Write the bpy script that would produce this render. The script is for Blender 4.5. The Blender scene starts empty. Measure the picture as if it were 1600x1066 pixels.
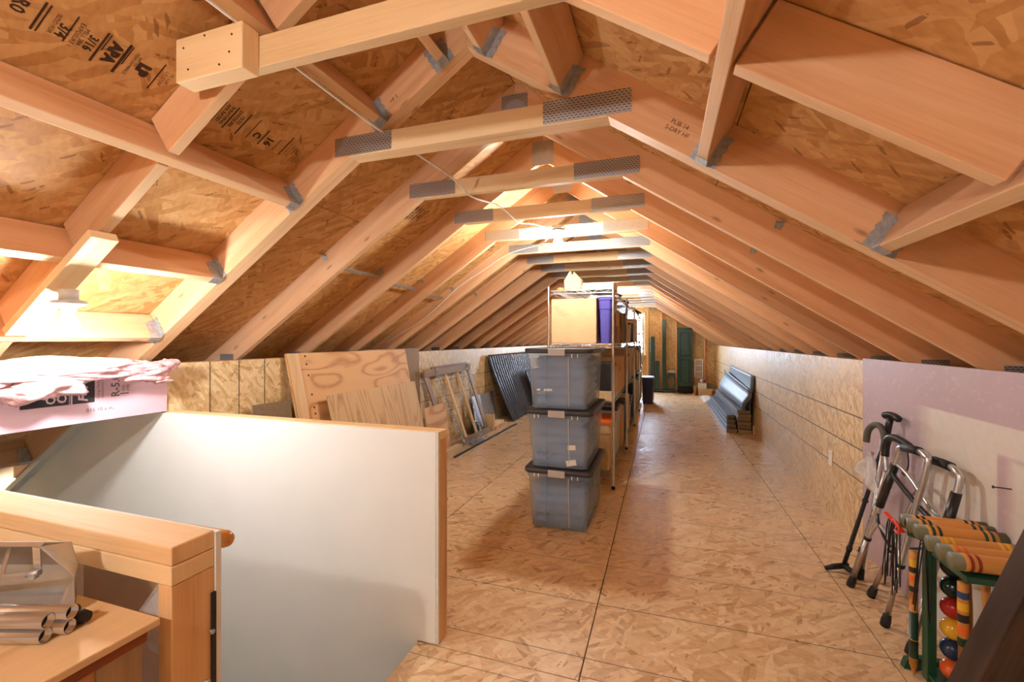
import bpy, bmesh, math, random
from mathutils import Vector, Matrix, noise

random.seed(7)
sc = bpy.context.scene
COL = sc.collection

# ------------------------------------------------------------------ camera
H = 1.34
cam_d = bpy.data.cameras.new('camera')
cam_d.sensor_width = 36.0
cam_d.lens = 36.0 * 700 / 1600
cam_d.clip_start = 0.02
cam_d.shift_y = -2.0 / 1600
cam = bpy.data.objects.new('camera', cam_d)
cam.location = (0, 0, H)
cam.rotation_euler = (math.radians(90), 0, math.atan2(236, 700))
COL.objects.link(cam)
sc.camera = cam

# ------------------------------------------------------------------ world and exposure
world = bpy.data.worlds.new('sky')
sc.world = world
world.use_nodes = True
wn = world.node_tree.nodes
wn['Background'].inputs[0].default_value = (0.62, 0.78, 1.0, 1)
wn['Background'].inputs[1].default_value = 150.0
sc.view_settings.view_transform = 'Standard'
sc.view_settings.look = 'None'
sc.view_settings.gamma = 1.0
sc.view_settings.use_curve_mapping = False
sc.view_settings.exposure = 0.0
portal_d = bpy.data.lights.new('window_portal', 'AREA')      # only guides sampling of the sky through the gable window
portal_d.shape = 'RECTANGLE'; portal_d.size = 0.62; portal_d.size_y = 1.06
portal_d.cycles.is_portal = True
portal = bpy.data.objects.new('window_portal', portal_d)
portal.location = (-0.775, 12.36, 1.5); portal.rotation_euler = (math.radians(-90), 0, 0)
COL.objects.link(portal)
COOL = (0.95, 0.98, 1.0, 1)
WARM = (1.0, 0.95, 0.88, 1)
BULB_STAIR = 700.0
BULB_MID = 1300.0
BULB_BACK = 1250.0
BULB_FAR = 1500.0

# ------------------------------------------------------------------ material helpers
MATS = {}

def new_mat(name):
    m = bpy.data.materials.new(name)
    m.use_nodes = True
    nt = m.node_tree
    b = nt.nodes['Principled BSDF']
    MATS[name] = m
    return m, nt, b

def N(nt, kind, **kw):
    n = nt.nodes.new(kind)
    for k, v in kw.items():
        if k in ('i',):
            for kk, vv in v.items():
                n.inputs[kk].default_value = vv
        else:
            setattr(n, k, v)
    return n

def ramp(nt, stops, interp='LINEAR'):
    r = nt.nodes.new('ShaderNodeValToRGB')
    r.color_ramp.interpolation = interp
    e = r.color_ramp.elements
    while len(e) > 1:
        e.remove(e[-1])
    e[0].position = stops[0][0]
    e[0].color = (*stops[0][1], 1)
    for p, c in stops[1:]:
        x = e.new(p)
        x.color = (*c, 1)
    return r

def mathn(nt, op, a, b=None, c=None, clamp=False):
    n = nt.nodes.new('ShaderNodeMath')
    n.operation = op
    n.use_clamp = clamp
    for i, v in enumerate((a, b, c)):
        if v is None:
            continue
        if isinstance(v, (int, float)):
            n.inputs[i].default_value = v
        else:
            nt.links.new(v, n.inputs[i])
    return n.outputs[0]

def mix(nt, fac, a, b, mode='MIX'):
    n = nt.nodes.new('ShaderNodeMix')
    n.data_type = 'RGBA'
    n.blend_type = mode
    for idx, v in ((0, fac), (6, a), (7, b)):
        if isinstance(v, (int, float)):
            n.inputs[idx].default_value = v
        elif isinstance(v, tuple):
            n.inputs[idx].default_value = (*v[:3], 1)
        else:
            nt.links.new(v, n.inputs[idx])
    return n.outputs[2]

def uv_rand(nt, amount=37.0):
    """UV in metres shifted by a per-object random amount."""
    uv = nt.nodes.new('ShaderNodeUVMap')
    oi = nt.nodes.new('ShaderNodeObjectInfo')
    cb = nt.nodes.new('ShaderNodeCombineXYZ')
    nt.links.new(mathn(nt, 'MULTIPLY', oi.outputs['Random'], amount), cb.inputs[0])
    nt.links.new(mathn(nt, 'MULTIPLY', oi.outputs['Random'], amount * 1.71), cb.inputs[1])
    ad = nt.nodes.new('ShaderNodeVectorMath')
    ad.operation = 'ADD'
    nt.links.new(uv.outputs[0], ad.inputs[0])
    nt.links.new(cb.outputs[0], ad.inputs[1])
    return ad.outputs[0], oi.outputs['Random']

def mapping(nt, vec, scale=(1, 1, 1), rot=0.0, loc=(0, 0, 0)):
    m = nt.nodes.new('ShaderNodeMapping')
    nt.links.new(vec, m.inputs[0])
    m.inputs['Location'].default_value = loc
    m.inputs['Rotation'].default_value = (0, 0, rot)
    if rot:                       # turn first, then stretch
        m.vector_type = 'TEXTURE'
        scale = tuple(1.0 / x for x in scale)
    m.inputs['Scale'].default_value = scale
    return m.outputs[0]

def tex_noise(nt, vec, scale=1, detail=3, rough=0.5, dist=0, dim='3D'):
    n = nt.nodes.new('ShaderNodeTexNoise')
    n.noise_dimensions = dim
    nt.links.new(vec, n.inputs['Vector'])
    n.inputs['Scale'].default_value = scale
    n.inputs['Detail'].default_value = detail
    n.inputs['Roughness'].default_value = rough
    n.inputs['Distortion'].default_value = dist
    return n.outputs[0]

def bump(nt, b, height, strength=0.2, dist=0.002):
    n = nt.nodes.new('ShaderNodeBump')
    n.inputs['Strength'].default_value = strength
    n.inputs['Distance'].default_value = dist
    nt.links.new(height, n.inputs['Height'])
    nt.links.new(n.outputs[0], b.inputs['Normal'])

def plain(name, col, rough=0.5, metal=0.0, var=0.06, scale=18.0, spec=0.5, coat=0.0):
    """a single-tone material with a little procedural variation"""
    m, nt, b = new_mat(name)
    tc = nt.nodes.new('ShaderNodeTexCoord')
    n = tex_noise(nt, tc.outputs['Object'], scale, 2)
    c = mix(nt, n, tuple(max(0, x * (1 - var * 2)) for x in col), tuple(min(1, x * (1 + var * 2)) for x in col))
    nt.links.new(c, b.inputs['Base Color'])
    b.inputs['Roughness'].default_value = rough
    b.inputs['Metallic'].default_value = metal
    b.inputs['Specular IOR Level'].default_value = spec
    b.inputs['Coat Weight'].default_value = coat
    return m

def lumber(name, light, mid, dark, rough=0.6, knots=1.0, varamt=0.25):
    m, nt, b = new_mat(name)
    vec, rnd = uv_rand(nt)
    g1 = tex_noise(nt, mapping(nt, vec, (0.9, 11, 1)), 1.0, 3, 0.55, 0.7, dim='2D')
    g2 = tex_noise(nt, mapping(nt, vec, (5, 150, 1)), 1.0, 2, 0.6, dim='2D')
    bl = tex_noise(nt, mapping(nt, vec, (1.3, 3.0, 1)), 1.0, 1, dim='2D')
    r = ramp(nt, [(0.26, dark), (0.5, mid), (0.76, light)])
    s = mathn(nt, 'ADD', mathn(nt, 'MULTIPLY', g1, 0.62), mathn(nt, 'MULTIPLY', g2, 0.22))
    s = mathn(nt, 'ADD', s, mathn(nt, 'MULTIPLY', bl, 0.22))
    nt.links.new(s, r.inputs[0])
    # per-board tone
    tone = mathn(nt, 'MULTIPLY_ADD', rnd, varamt, 1 - varamt * 0.5)
    c = mix(nt, 1.0, r.outputs[0], tone, 'MULTIPLY')
    # knots
    v = nt.nodes.new('ShaderNodeTexVoronoi')
    v.voronoi_dimensions = '2D'
    nt.links.new(mapping(nt, vec, (3.2, 9.5, 1)), v.inputs['Vector'])
    v.inputs['Scale'].default_value = 1.0
    kn = nt.nodes.new('ShaderNodeMapRange')
    nt.links.new(v.outputs['Distance'], kn.inputs[0])
    kn.inputs[1].default_value = 0.03
    kn.inputs[2].default_value = 0.11
    kn.inputs[3].default_value = 0.6 * knots
    kn.inputs[4].default_value = 0.0
    sel = nt.nodes.new('ShaderNodeSeparateColor')
    nt.links.new(v.outputs['Color'], sel.inputs[0])
    ks = mathn(nt, 'MULTIPLY', kn.outputs[0], mathn(nt, 'GREATER_THAN', sel.outputs[0], 0.86))
    c = mix(nt, ks, c, tuple(x * 0.35 for x in dark))
    nt.links.new(c, b.inputs['Base Color'])
    b.inputs['Roughness'].default_value = rough
    b.inputs['Specular IOR Level'].default_value = 0.3
    return m

def osb(name, lo, mid, hi, dark, rough=0.55, spec=0.4, lines=None, flake=1.0):
    m, nt, b = new_mat(name)
    vec, rnd = uv_rand(nt, 23.0)
    # slightly ragged coordinates
    nz = nt.nodes.new('ShaderNodeTexNoise')
    nz.noise_dimensions = '2D'
    nt.links.new(vec, nz.inputs['Vector'])
    nz.inputs['Scale'].default_value = 20.0
    nz.inputs['Detail'].default_value = 2
    sb = nt.nodes.new('ShaderNodeVectorMath'); sb.operation = 'MULTIPLY_ADD'
    nt.links.new(nz.outputs[1], sb.inputs[0])
    sb.inputs[1].default_value = (0.012, 0.012, 0)
    nt.links.new(vec, sb.inputs[2])
    w = sb.outputs[0]
    val = None; sliv = None
    for ang, sx, sy in ((0.9, 9, 44), (-0.3, 10, 50), (2.2, 11, 56)):
        v = nt.nodes.new('ShaderNodeTexVoronoi')
        v.voronoi_dimensions = '2D'
        nt.links.new(mapping(nt, w, (sx * flake, sy * flake, 1), ang, (ang * 3, ang, 0)), v.inputs['Vector'])
        v.inputs['Scale'].default_value = 1.0
        q = nt.nodes.new('ShaderNodeSeparateColor')
        nt.links.new(v.outputs['Color'], q.inputs[0])
        if val is None:
            val = q.outputs[0]
        else:
            k = mathn(nt, 'GREATER_THAN', q.outputs[1], 0.6)
            n = nt.nodes.new('ShaderNodeMix'); n.data_type = 'FLOAT'
            nt.links.new(k, n.inputs[0]); nt.links.new(val, n.inputs[2]); nt.links.new(q.outputs[0], n.inputs[3])
            val = n.outputs[0]
        kk = mathn(nt, 'MULTIPLY', mathn(nt, 'LESS_THAN', v.outputs['Distance'], 0.2), mathn(nt, 'GREATER_THAN', q.outputs[2], 0.945))
        sliv = kk if sliv is None else mathn(nt, 'MAXIMUM', sliv, kk)
    fine = tex_noise(nt, mapping(nt, w, (22, 60, 1), 1.35), 1.0, 2, dim='2D')
    s = mathn(nt, 'ADD', mathn(nt, 'MULTIPLY', val, 0.48), mathn(nt, 'MULTIPLY', nz.outputs[0], 0.24))
    s = mathn(nt, 'ADD', s, mathn(nt, 'MULTIPLY', fine, 0.34))
    r = ramp(nt, [(0.25, lo), (0.5, mid), (0.82, hi)])
    nt.links.new(s, r.inputs[0])
    c = r.outputs[0]
    # dark slivers: the hearts of a few flakes
    k = mathn(nt, 'MULTIPLY', sliv, mathn(nt, 'GREATER_THAN', fine, 0.42))
    c = mix(nt, mathn(nt, 'MULTIPLY', k, 0.6), c, dark)
    if lines:                      # printed guide lines, in world metres
        geo = nt.nodes.new('ShaderNodeNewGeometry')
        sx = nt.nodes.new('ShaderNodeSeparateXYZ')
        nt.links.new(geo.outputs['Position'], sx.inputs[0])
        for axis, start, pitch, half, cnt, strength in lines:
            p = mathn(nt, 'SUBTRACT', sx.outputs[axis], start)
            p = mathn(nt, 'ADD', p, mathn(nt, 'MULTIPLY_ADD', fine, half * 1.2, -half * 0.6))
            if cnt == 0:
                k = mathn(nt, 'LESS_THAN', mathn(nt, 'PINGPONG', p, pitch * 0.5), half)
            else:
                k = None
                for qn in range(cnt):
                    kk = mathn(nt, 'LESS_THAN', mathn(nt, 'ABSOLUTE', mathn(nt, 'SUBTRACT', p, qn * pitch)), half)
                    k = kk if k is None else mathn(nt, 'MAXIMUM', k, kk)
            c = mix(nt, mathn(nt, 'MULTIPLY', k, strength), c, (0.035, 0.03, 0.02))
    nt.links.new(c, b.inputs['Base Color'])
    rr = mathn(nt, 'MULTIPLY_ADD', val, 0.22, rough - 0.1)
    nt.links.new(rr, b.inputs['Roughness'])
    b.inputs['Specular IOR Level'].default_value = spec
    return m

def plygrain(name, light, dark, sx, sy, rings, rough=0.6):
    m, nt, b = new_mat(name)
    vec, rnd = uv_rand(nt)
    n = tex_noise(nt, mapping(nt, vec, (sx, sy, 1)), 1.0, 1, 0.4, 0.3, dim='2D')
    f = mathn(nt, 'PINGPONG', mathn(nt, 'MULTIPLY', n, rings), 1.0)
    g = tex_noise(nt, mapping(nt, vec, (sx * 8, sy * 30, 1)), 1.0, 2, dim='2D')
    s = mathn(nt, 'ADD', mathn(nt, 'MULTIPLY', f, 0.75), mathn(nt, 'MULTIPLY', g, 0.3))
    r = ramp(nt, [(0.1, dark), (0.45, light), (1.0, tuple(x * 1.06 for x in light))])
    nt.links.new(s, r.inputs[0])
    nt.links.new(r.outputs[0], b.inputs['Base Color'])
    b.inputs['Roughness'].default_value = rough
    b.inputs['Specular IOR Level'].default_value = 0.3
    return m

# ------------------------------------------------------------------ materials
lumber('fir', (0.77, 0.49, 0.285), (0.69, 0.39, 0.205), (0.55, 0.275, 0.125), varamt=0.4)
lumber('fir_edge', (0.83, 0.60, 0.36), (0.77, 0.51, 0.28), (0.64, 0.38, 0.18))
lumber('pine', (0.86, 0.66, 0.40), (0.80, 0.58, 0.32), (0.68, 0.44, 0.21), knots=0.7)
lumber('stud_worn', (0.80, 0.53, 0.28), (0.70, 0.42, 0.20), (0.45, 0.22, 0.09))
lumber('old_wood', (0.42, 0.29, 0.18), (0.34, 0.22, 0.13), (0.22, 0.13, 0.07))
lumber('dark_timber', (0.075, 0.045, 0.028), (0.042, 0.024, 0.015), (0.018, 0.010, 0.007), knots=0.3)
lumber('croquet_wood', (0.72, 0.36, 0.10), (0.62, 0.27, 0.06), (0.50, 0.19, 0.04), rough=0.35, knots=0.2)
lumber('mahogany', (0.30, 0.09, 0.03), (0.24, 0.06, 0.02), (0.15, 0.035, 0.012), rough=0.4, knots=0.2)
lumber('bench_wood', (0.82, 0.60, 0.36), (0.75, 0.51, 0.275), (0.57, 0.33, 0.15), rough=0.7, knots=1.4)
lumber('bench_side', (0.62, 0.30, 0.10), (0.54, 0.24, 0.075), (0.40, 0.15, 0.04), rough=0.45)
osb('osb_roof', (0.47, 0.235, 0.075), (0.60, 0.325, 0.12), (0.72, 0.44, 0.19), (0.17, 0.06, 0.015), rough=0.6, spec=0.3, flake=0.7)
osb('osb_wall', (0.52, 0.31, 0.12), (0.69, 0.485, 0.235), (0.83, 0.66, 0.40), (0.26, 0.12, 0.035), rough=0.5,
    lines=[(2, 0.41, 0.208, 0.0045, 3, 0.9), (1, 0.35, 0.4064, 0.0018, 0, 0.6), (1, 0.47, 0.61, 0.0018, 0, 0.5)], flake=0.9)
osb('osb_left', (0.52, 0.31, 0.12), (0.69, 0.485, 0.235), (0.83, 0.66, 0.40), (0.26, 0.12, 0.035), rough=0.5,
    lines=[(2, 0.41, 0.208, 0.0035, 3, 0.8), (1, 0.35, 0.4064, 0.002, 0, 0.6)], flake=0.9)
osb('osb_left_end', (0.52, 0.31, 0.12), (0.69, 0.485, 0.235), (0.83, 0.66, 0.40), (0.26, 0.12, 0.035), rough=0.5,
    lines=[(1, 2.025, 0.2, 0.004, 3, 0.85)], flake=0.9)
osb('osb_floor', (0.52, 0.32, 0.165), (0.67, 0.455, 0.25), (0.81, 0.61, 0.37), (0.28, 0.13, 0.055), rough=0.36, spec=0.6,
    lines=[(1, 2.29, 0.4064, 0.0024, 0, 0.8), (1, 2.29, 0.6096, 0.0022, 0, 0.7)], flake=0.8)
osb('osb_plain', (0.46, 0.27, 0.10), (0.64, 0.42, 0.18), (0.78, 0.56, 0.29), (0.20, 0.09, 0.03), rough=0.55)
plygrain('plywood', (0.68, 0.40, 0.18), (0.48, 0.21, 0.075), 1.6, 3.6, 9)
plygrain('plywood_oak', (0.60, 0.39, 0.19), (0.42, 0.24, 0.10), 6.0, 0.9, 12)
plain('ply_edge', (0.70, 0.48, 0.25), 0.7, var=0.25, scale=60)
plain('particle_board', (0.21, 0.14, 0.075), 0.7, var=0.15, scale=70)
plain('hardboard', (0.28, 0.19, 0.11), 0.7, var=0.12, scale=30)
plain('drywall', (0.80, 0.80, 0.76), 0.85, var=0.02, scale=5)
plain('gypsum', (0.70, 0.66, 0.58), 0.9, var=0.08, scale=40)
plain('foam_pink', (0.80, 0.55, 0.63), 0.6, var=0.03, scale=4)
plain('ink', (0.035, 0.03, 0.035), 0.7, var=0.1)
plain('ink_grey', (0.17, 0.15, 0.16), 0.7, var=0.1)
plain('ink_brown', (0.06, 0.025, 0.01), 0.8, var=0.2)
plain('rubber', (0.012, 0.012, 0.013), 0.6, var=0.15)
plain('black_plastic', (0.016, 0.016, 0.018), 0.4, var=0.1)
plain('black_satin', (0.02, 0.02, 0.022), 0.3, var=0.1)
plain('black_cloth', (0.01, 0.01, 0.011), 0.9, var=0.3, scale=30)
plain('aluminium', (0.62, 0.64, 0.66), 0.3, 0.85, var=0.06, scale=40)
plain('aluminium_dull', (0.50, 0.45, 0.41), 0.38, 1.0, var=0.1, scale=60)
plain('chrome', (0.66, 0.69, 0.73), 0.2, 0.85, var=0.03)
plain('galvanised', (0.46, 0.48, 0.50), 0.5, 0.65, var=0.25, scale=60)
plain('rack_chrome', (0.60, 0.59, 0.57), 0.25, 1.0, var=0.05)
plain('cable', (0.80, 0.78, 0.72), 0.5, var=0.04)
plain('white_plastic', (0.80, 0.80, 0.78), 0.4, var=0.03)
plain('latch_grey', (0.50, 0.49, 0.46), 0.45, var=0.04)
plain('lid_grey', (0.035, 0.038, 0.042), 0.45, var=0.1)
plain('paper', (0.82, 0.79, 0.72), 0.8, var=0.04)
plain('cardboard', (0.60, 0.38, 0.20), 0.75, var=0.05, scale=12)
plain('cardboard_dark', (0.42, 0.25, 0.125), 0.75, var=0.08, scale=12)
plain('kraft', (0.62, 0.44, 0.24), 0.8, var=0.08, scale=20)
plain('purple_plastic', (0.065, 0.055, 0.32), 0.35, var=0.05)
plain('navy_plastic', (0.03, 0.04, 0.12), 0.4, var=0.05)
plain('blue_plastic', (0.12, 0.25, 0.55), 0.4, var=0.05)
plain('orange_plastic', (0.85, 0.16, 0.025), 0.4, var=0.05)
plain('green_paint', (0.02, 0.066, 0.056), 0.28, var=0.12)
plain('croquet_green', (0.01, 0.07, 0.035), 0.35, var=0.12)
plain('decking', (0.16, 0.18, 0.20), 0.5, var=0.08, scale=25)
plain('decking_blue', (0.12, 0.17, 0.235), 0.45, var=0.08, scale=25)
plain('decking_end', (0.33, 0.23, 0.12), 0.7, var=0.15, scale=40)
plain('vinyl_grey', (0.13, 0.155, 0.19), 0.5, var=0.05, scale=10)
plain('grip_grey', (0.10, 0.095, 0.08), 0.7, var=0.08)
plain('khaki', (0.15, 0.145, 0.075), 0.5, var=0.08)
plain('band_black', (0.015, 0.015, 0.014), 0.4)
plain('band_yellow', (0.80, 0.47, 0.03), 0.4)
plain('band_orange', (0.80, 0.15, 0.02), 0.4)
plain('band_red', (0.32, 0.035, 0.015), 0.4)
plain('band_blue', (0.02, 0.06, 0.2), 0.4)
plain('band_dkgreen', (0.012, 0.05, 0.03), 0.4)
plain('ball_black', (0.012, 0.014, 0.014), 0.2)
plain('ball_green', (0.006, 0.02, 0.015), 0.2)
plain('ball_red', (0.42, 0.02, 0.015), 0.2)
plain('ball_yellow', (0.85, 0.47, 0.03), 0.2)
plain('ball_blue', (0.012, 0.035, 0.09), 0.2)
plain('ball_orange', (0.80, 0.13, 0.02), 0.2)
plain('red_plastic', (0.75, 0.05, 0.02), 0.4)
plain('handrail_wood', (0.62, 0.27, 0.07), 0.3, var=0.1)
plain('black_corrugated', (0.085, 0.105, 0.15), 0.22, var=0.2, scale=10)
plain('denim_blue', (0.27, 0.40, 0.62), 0.9, var=0.25, scale=15)
plain('grey_cloth', (0.32, 0.42, 0.58), 0.9, var=0.25, scale=15)
plain('steel_pale', (0.55, 0.58, 0.66), 0.4, 0.8, var=0.1)
plain('porcelain', (0.62, 0.62, 0.60), 0.4, var=0.03)
plain('camo', (0.16, 0.11, 0.06), 0.8, var=0.9, scale=9)
plain('insulation_floor', (0.28, 0.22, 0.15), 0.9, var=0.2)
plain('toy_purple', (0.20, 0.05, 0.14), 0.5)
plain('toy_white', (0.75, 0.68, 0.66), 0.5)

def make_bulb_mat(name, power, col):
    m, nt, b = new_mat(name)
    b.inputs['Base Color'].default_value = (1, 1, 1, 1)
    b.inputs['Emission Color'].default_value = col
    b.inputs['Emission Strength'].default_value = power
make_bulb_mat('bulb_stair', BULB_STAIR, COOL)
make_bulb_mat('bulb_mid', BULB_MID, WARM)
make_bulb_mat('bulb_back', BULB_BACK, (1, .98, .95, 1))
make_bulb_mat('bulb_far', BULB_FAR, WARM)

def make_plate_mat():
    m, nt, b = new_mat('nail_plate')
    uv = nt.nodes.new('ShaderNodeUVMap')
    br = nt.nodes.new('ShaderNodeTexBrick')
    nt.links.new(uv.outputs[0], br.inputs['Vector'])
    br.inputs['Scale'].default_value = 1.0
    br.inputs['Brick Width'].default_value = 0.017
    br.inputs['Row Height'].default_value = 0.0095
    br.inputs['Mortar Size'].default_value = 0.0034
    br.inputs['Mortar Smooth'].default_value = 0.1
    br.inputs['Color1'].default_value = (0.03, 0.03, 0.03, 1)
    br.inputs['Color2'].default_value = (0.06, 0.05, 0.045, 1)
    br.inputs['Mortar'].default_value = (0.55, 0.56, 0.57, 1)
    nt.links.new(br.outputs['Color'], b.inputs['Base Color'])
    b.inputs['Metallic'].default_value = 0.75
    b.inputs['Roughness'].default_value = 0.38
make_plate_mat()

def make_bin_mat():
    m, nt, b = new_mat('bin_clear')
    out = nt.nodes['Material Output']
    b.inputs['Base Color'].default_value = (0.48, 0.58, 0.72, 1)
    b.inputs['Roughness'].default_value = 0.22
    tr = nt.nodes.new('ShaderNodeBsdfTransparent')
    tr.inputs[0].default_value = (0.86, 0.90, 0.95, 1)
    mx = nt.nodes.new('ShaderNodeMixShader')
    tc = nt.nodes.new('ShaderNodeTexCoord')
    n = tex_noise(nt, tc.outputs['Object'], 5, 3)
    nt.links.new(mathn(nt, 'MULTIPLY_ADD', n, 0.26, 0.26), mx.inputs[0])
    nt.links.new(tr.outputs[0], mx.inputs[1])
    nt.links.new(b.outputs[0], mx.inputs[2])
    nt.links.new(mx.outputs[0], out.inputs[0])
make_bin_mat()

def make_film_mat(name, alpha):
    m, nt, b = new_mat(name)
    out = nt.nodes['Material Output']
    b.inputs['Base Color'].default_value = (0.85, 0.85, 0.85, 1)
    b.inputs['Roughness'].default_value = 0.12
    tr = nt.nodes.new('ShaderNodeBsdfTransparent')
    mx = nt.nodes.new('ShaderNodeMixShader')
    tc = nt.nodes.new('ShaderNodeTexCoord')
    n = tex_noise(nt, tc.outputs['Object'], 30, 3)
    nt.links.new(mathn(nt, 'MULTIPLY_ADD', n, alpha, alpha * 0.4), mx.inputs[0])
    nt.links.new(tr.outputs[0], mx.inputs[1])
    nt.links.new(b.outputs[0], mx.inputs[2])
    nt.links.new(mx.outputs[0], out.inputs[0])
make_film_mat('plastic_film', 0.5)

def make_glass():
    m, nt, b = new_mat('window_glass')
    out = nt.nodes['Material Output']
    tr = nt.nodes.new('ShaderNodeBsdfTransparent')
    gl = nt.nodes.new('ShaderNodeBsdfGlossy')
    gl.inputs['Roughness'].default_value = 0.02
    mx = nt.nodes.new('ShaderNodeMixShader')
    mx.inputs[0].default_value = 0.06
    nt.links.new(tr.outputs[0], mx.inputs[1])
    nt.links.new(gl.outputs[0], mx.inputs[2])
    nt.links.new(mx.outputs[0], out.inputs[0])
make_glass()

def make_foam_right():
    """pink foam board with a coat of sprayed white paint whose edges are masked"""
    m, nt, b = new_mat('foam_painted')
    geo = nt.nodes.new('ShaderNodeNewGeometry')
    s = nt.nodes.new('ShaderNodeSeparateXYZ')
    nt.links.new(geo.outputs['Position'], s.inputs[0])
    y, z = s.outputs[1], s.outputs[2]
    n = tex_noise(nt, geo.outputs['Position'], 4, 3)
    wob = mathn(nt, 'MULTIPLY_ADD', n, 0.08, -0.04)
    def step(v, a, c):
        k = nt.nodes.new('ShaderNodeMapRange')
        nt.links.new(v, k.inputs[0])
        k.inputs[1].default_value = a
        k.inputs[2].default_value = c
        return k.outputs[0]
    side = step(mathn(nt, 'ADD', y, wob), 2.76, 2.62)
    top = step(z, 1.022, 1.014)
    paint = mathn(nt, 'MULTIPLY', side, top)
    # masked rectangle left bare towards its edges
    inr = mathn(nt, 'MULTIPLY', step(y, 2.20, 2.185), step(z, 0.915, 0.90))
    fade = mathn(nt, 'MAXIMUM', step(y, 2.09, 2.16), step(z, 0.885, 0.91))
    paint = mathn(nt, 'SUBTRACT', paint, mathn(nt, 'MULTIPLY', inr, fade), clamp=True)
    pk = mix(nt, tex_noise(nt, geo.outputs['Position'], 3, 4), (0.42, 0.31, 0.335), (0.52, 0.40, 0.425))
    scr = tex_noise(nt, mapping(nt, geo.outputs['Position'], (1, 9, 14)), 3, 5)
    wp = mix(nt, scr, (0.63, 0.58, 0.51), (0.74, 0.70, 0.63))
    dusty = mathn(nt, 'MULTIPLY', step(scr, 0.56, 0.72), 0.35)
    pk = mix(nt, dusty, pk, (0.68, 0.55, 0.56))
    c = mix(nt, mathn(nt, 'MULTIPLY', paint, 0.95), pk, wp)
    nt.links.new(c, b.inputs['Base Color'])
    b.inputs['Roughness'].default_value = 0.55
make_foam_right()

def make_insul():
    m, nt, b = new_mat('insulation_pink')
    tc = nt.nodes.new('ShaderNodeTexCoord')
    n = tex_noise(nt, tc.outputs['Object'], 22, 5, 0.65)
    r = ramp(nt, [(0.3, (0.66, 0.28, 0.30)), (0.55, (0.86, 0.55, 0.55)), (0.75, (0.93, 0.74, 0.70))])
    nt.links.new(n, r.inputs[0])
    nt.links.new(r.outputs[0], b.inputs['Base Color'])
    b.inputs['Roughness'].default_value = 1.0
    b.inputs['Specular IOR Level'].default_value = 0.1
make_insul()

# ------------------------------------------------------------------ mesh builder
OFF = {}                                   # world origin of every parent

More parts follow.
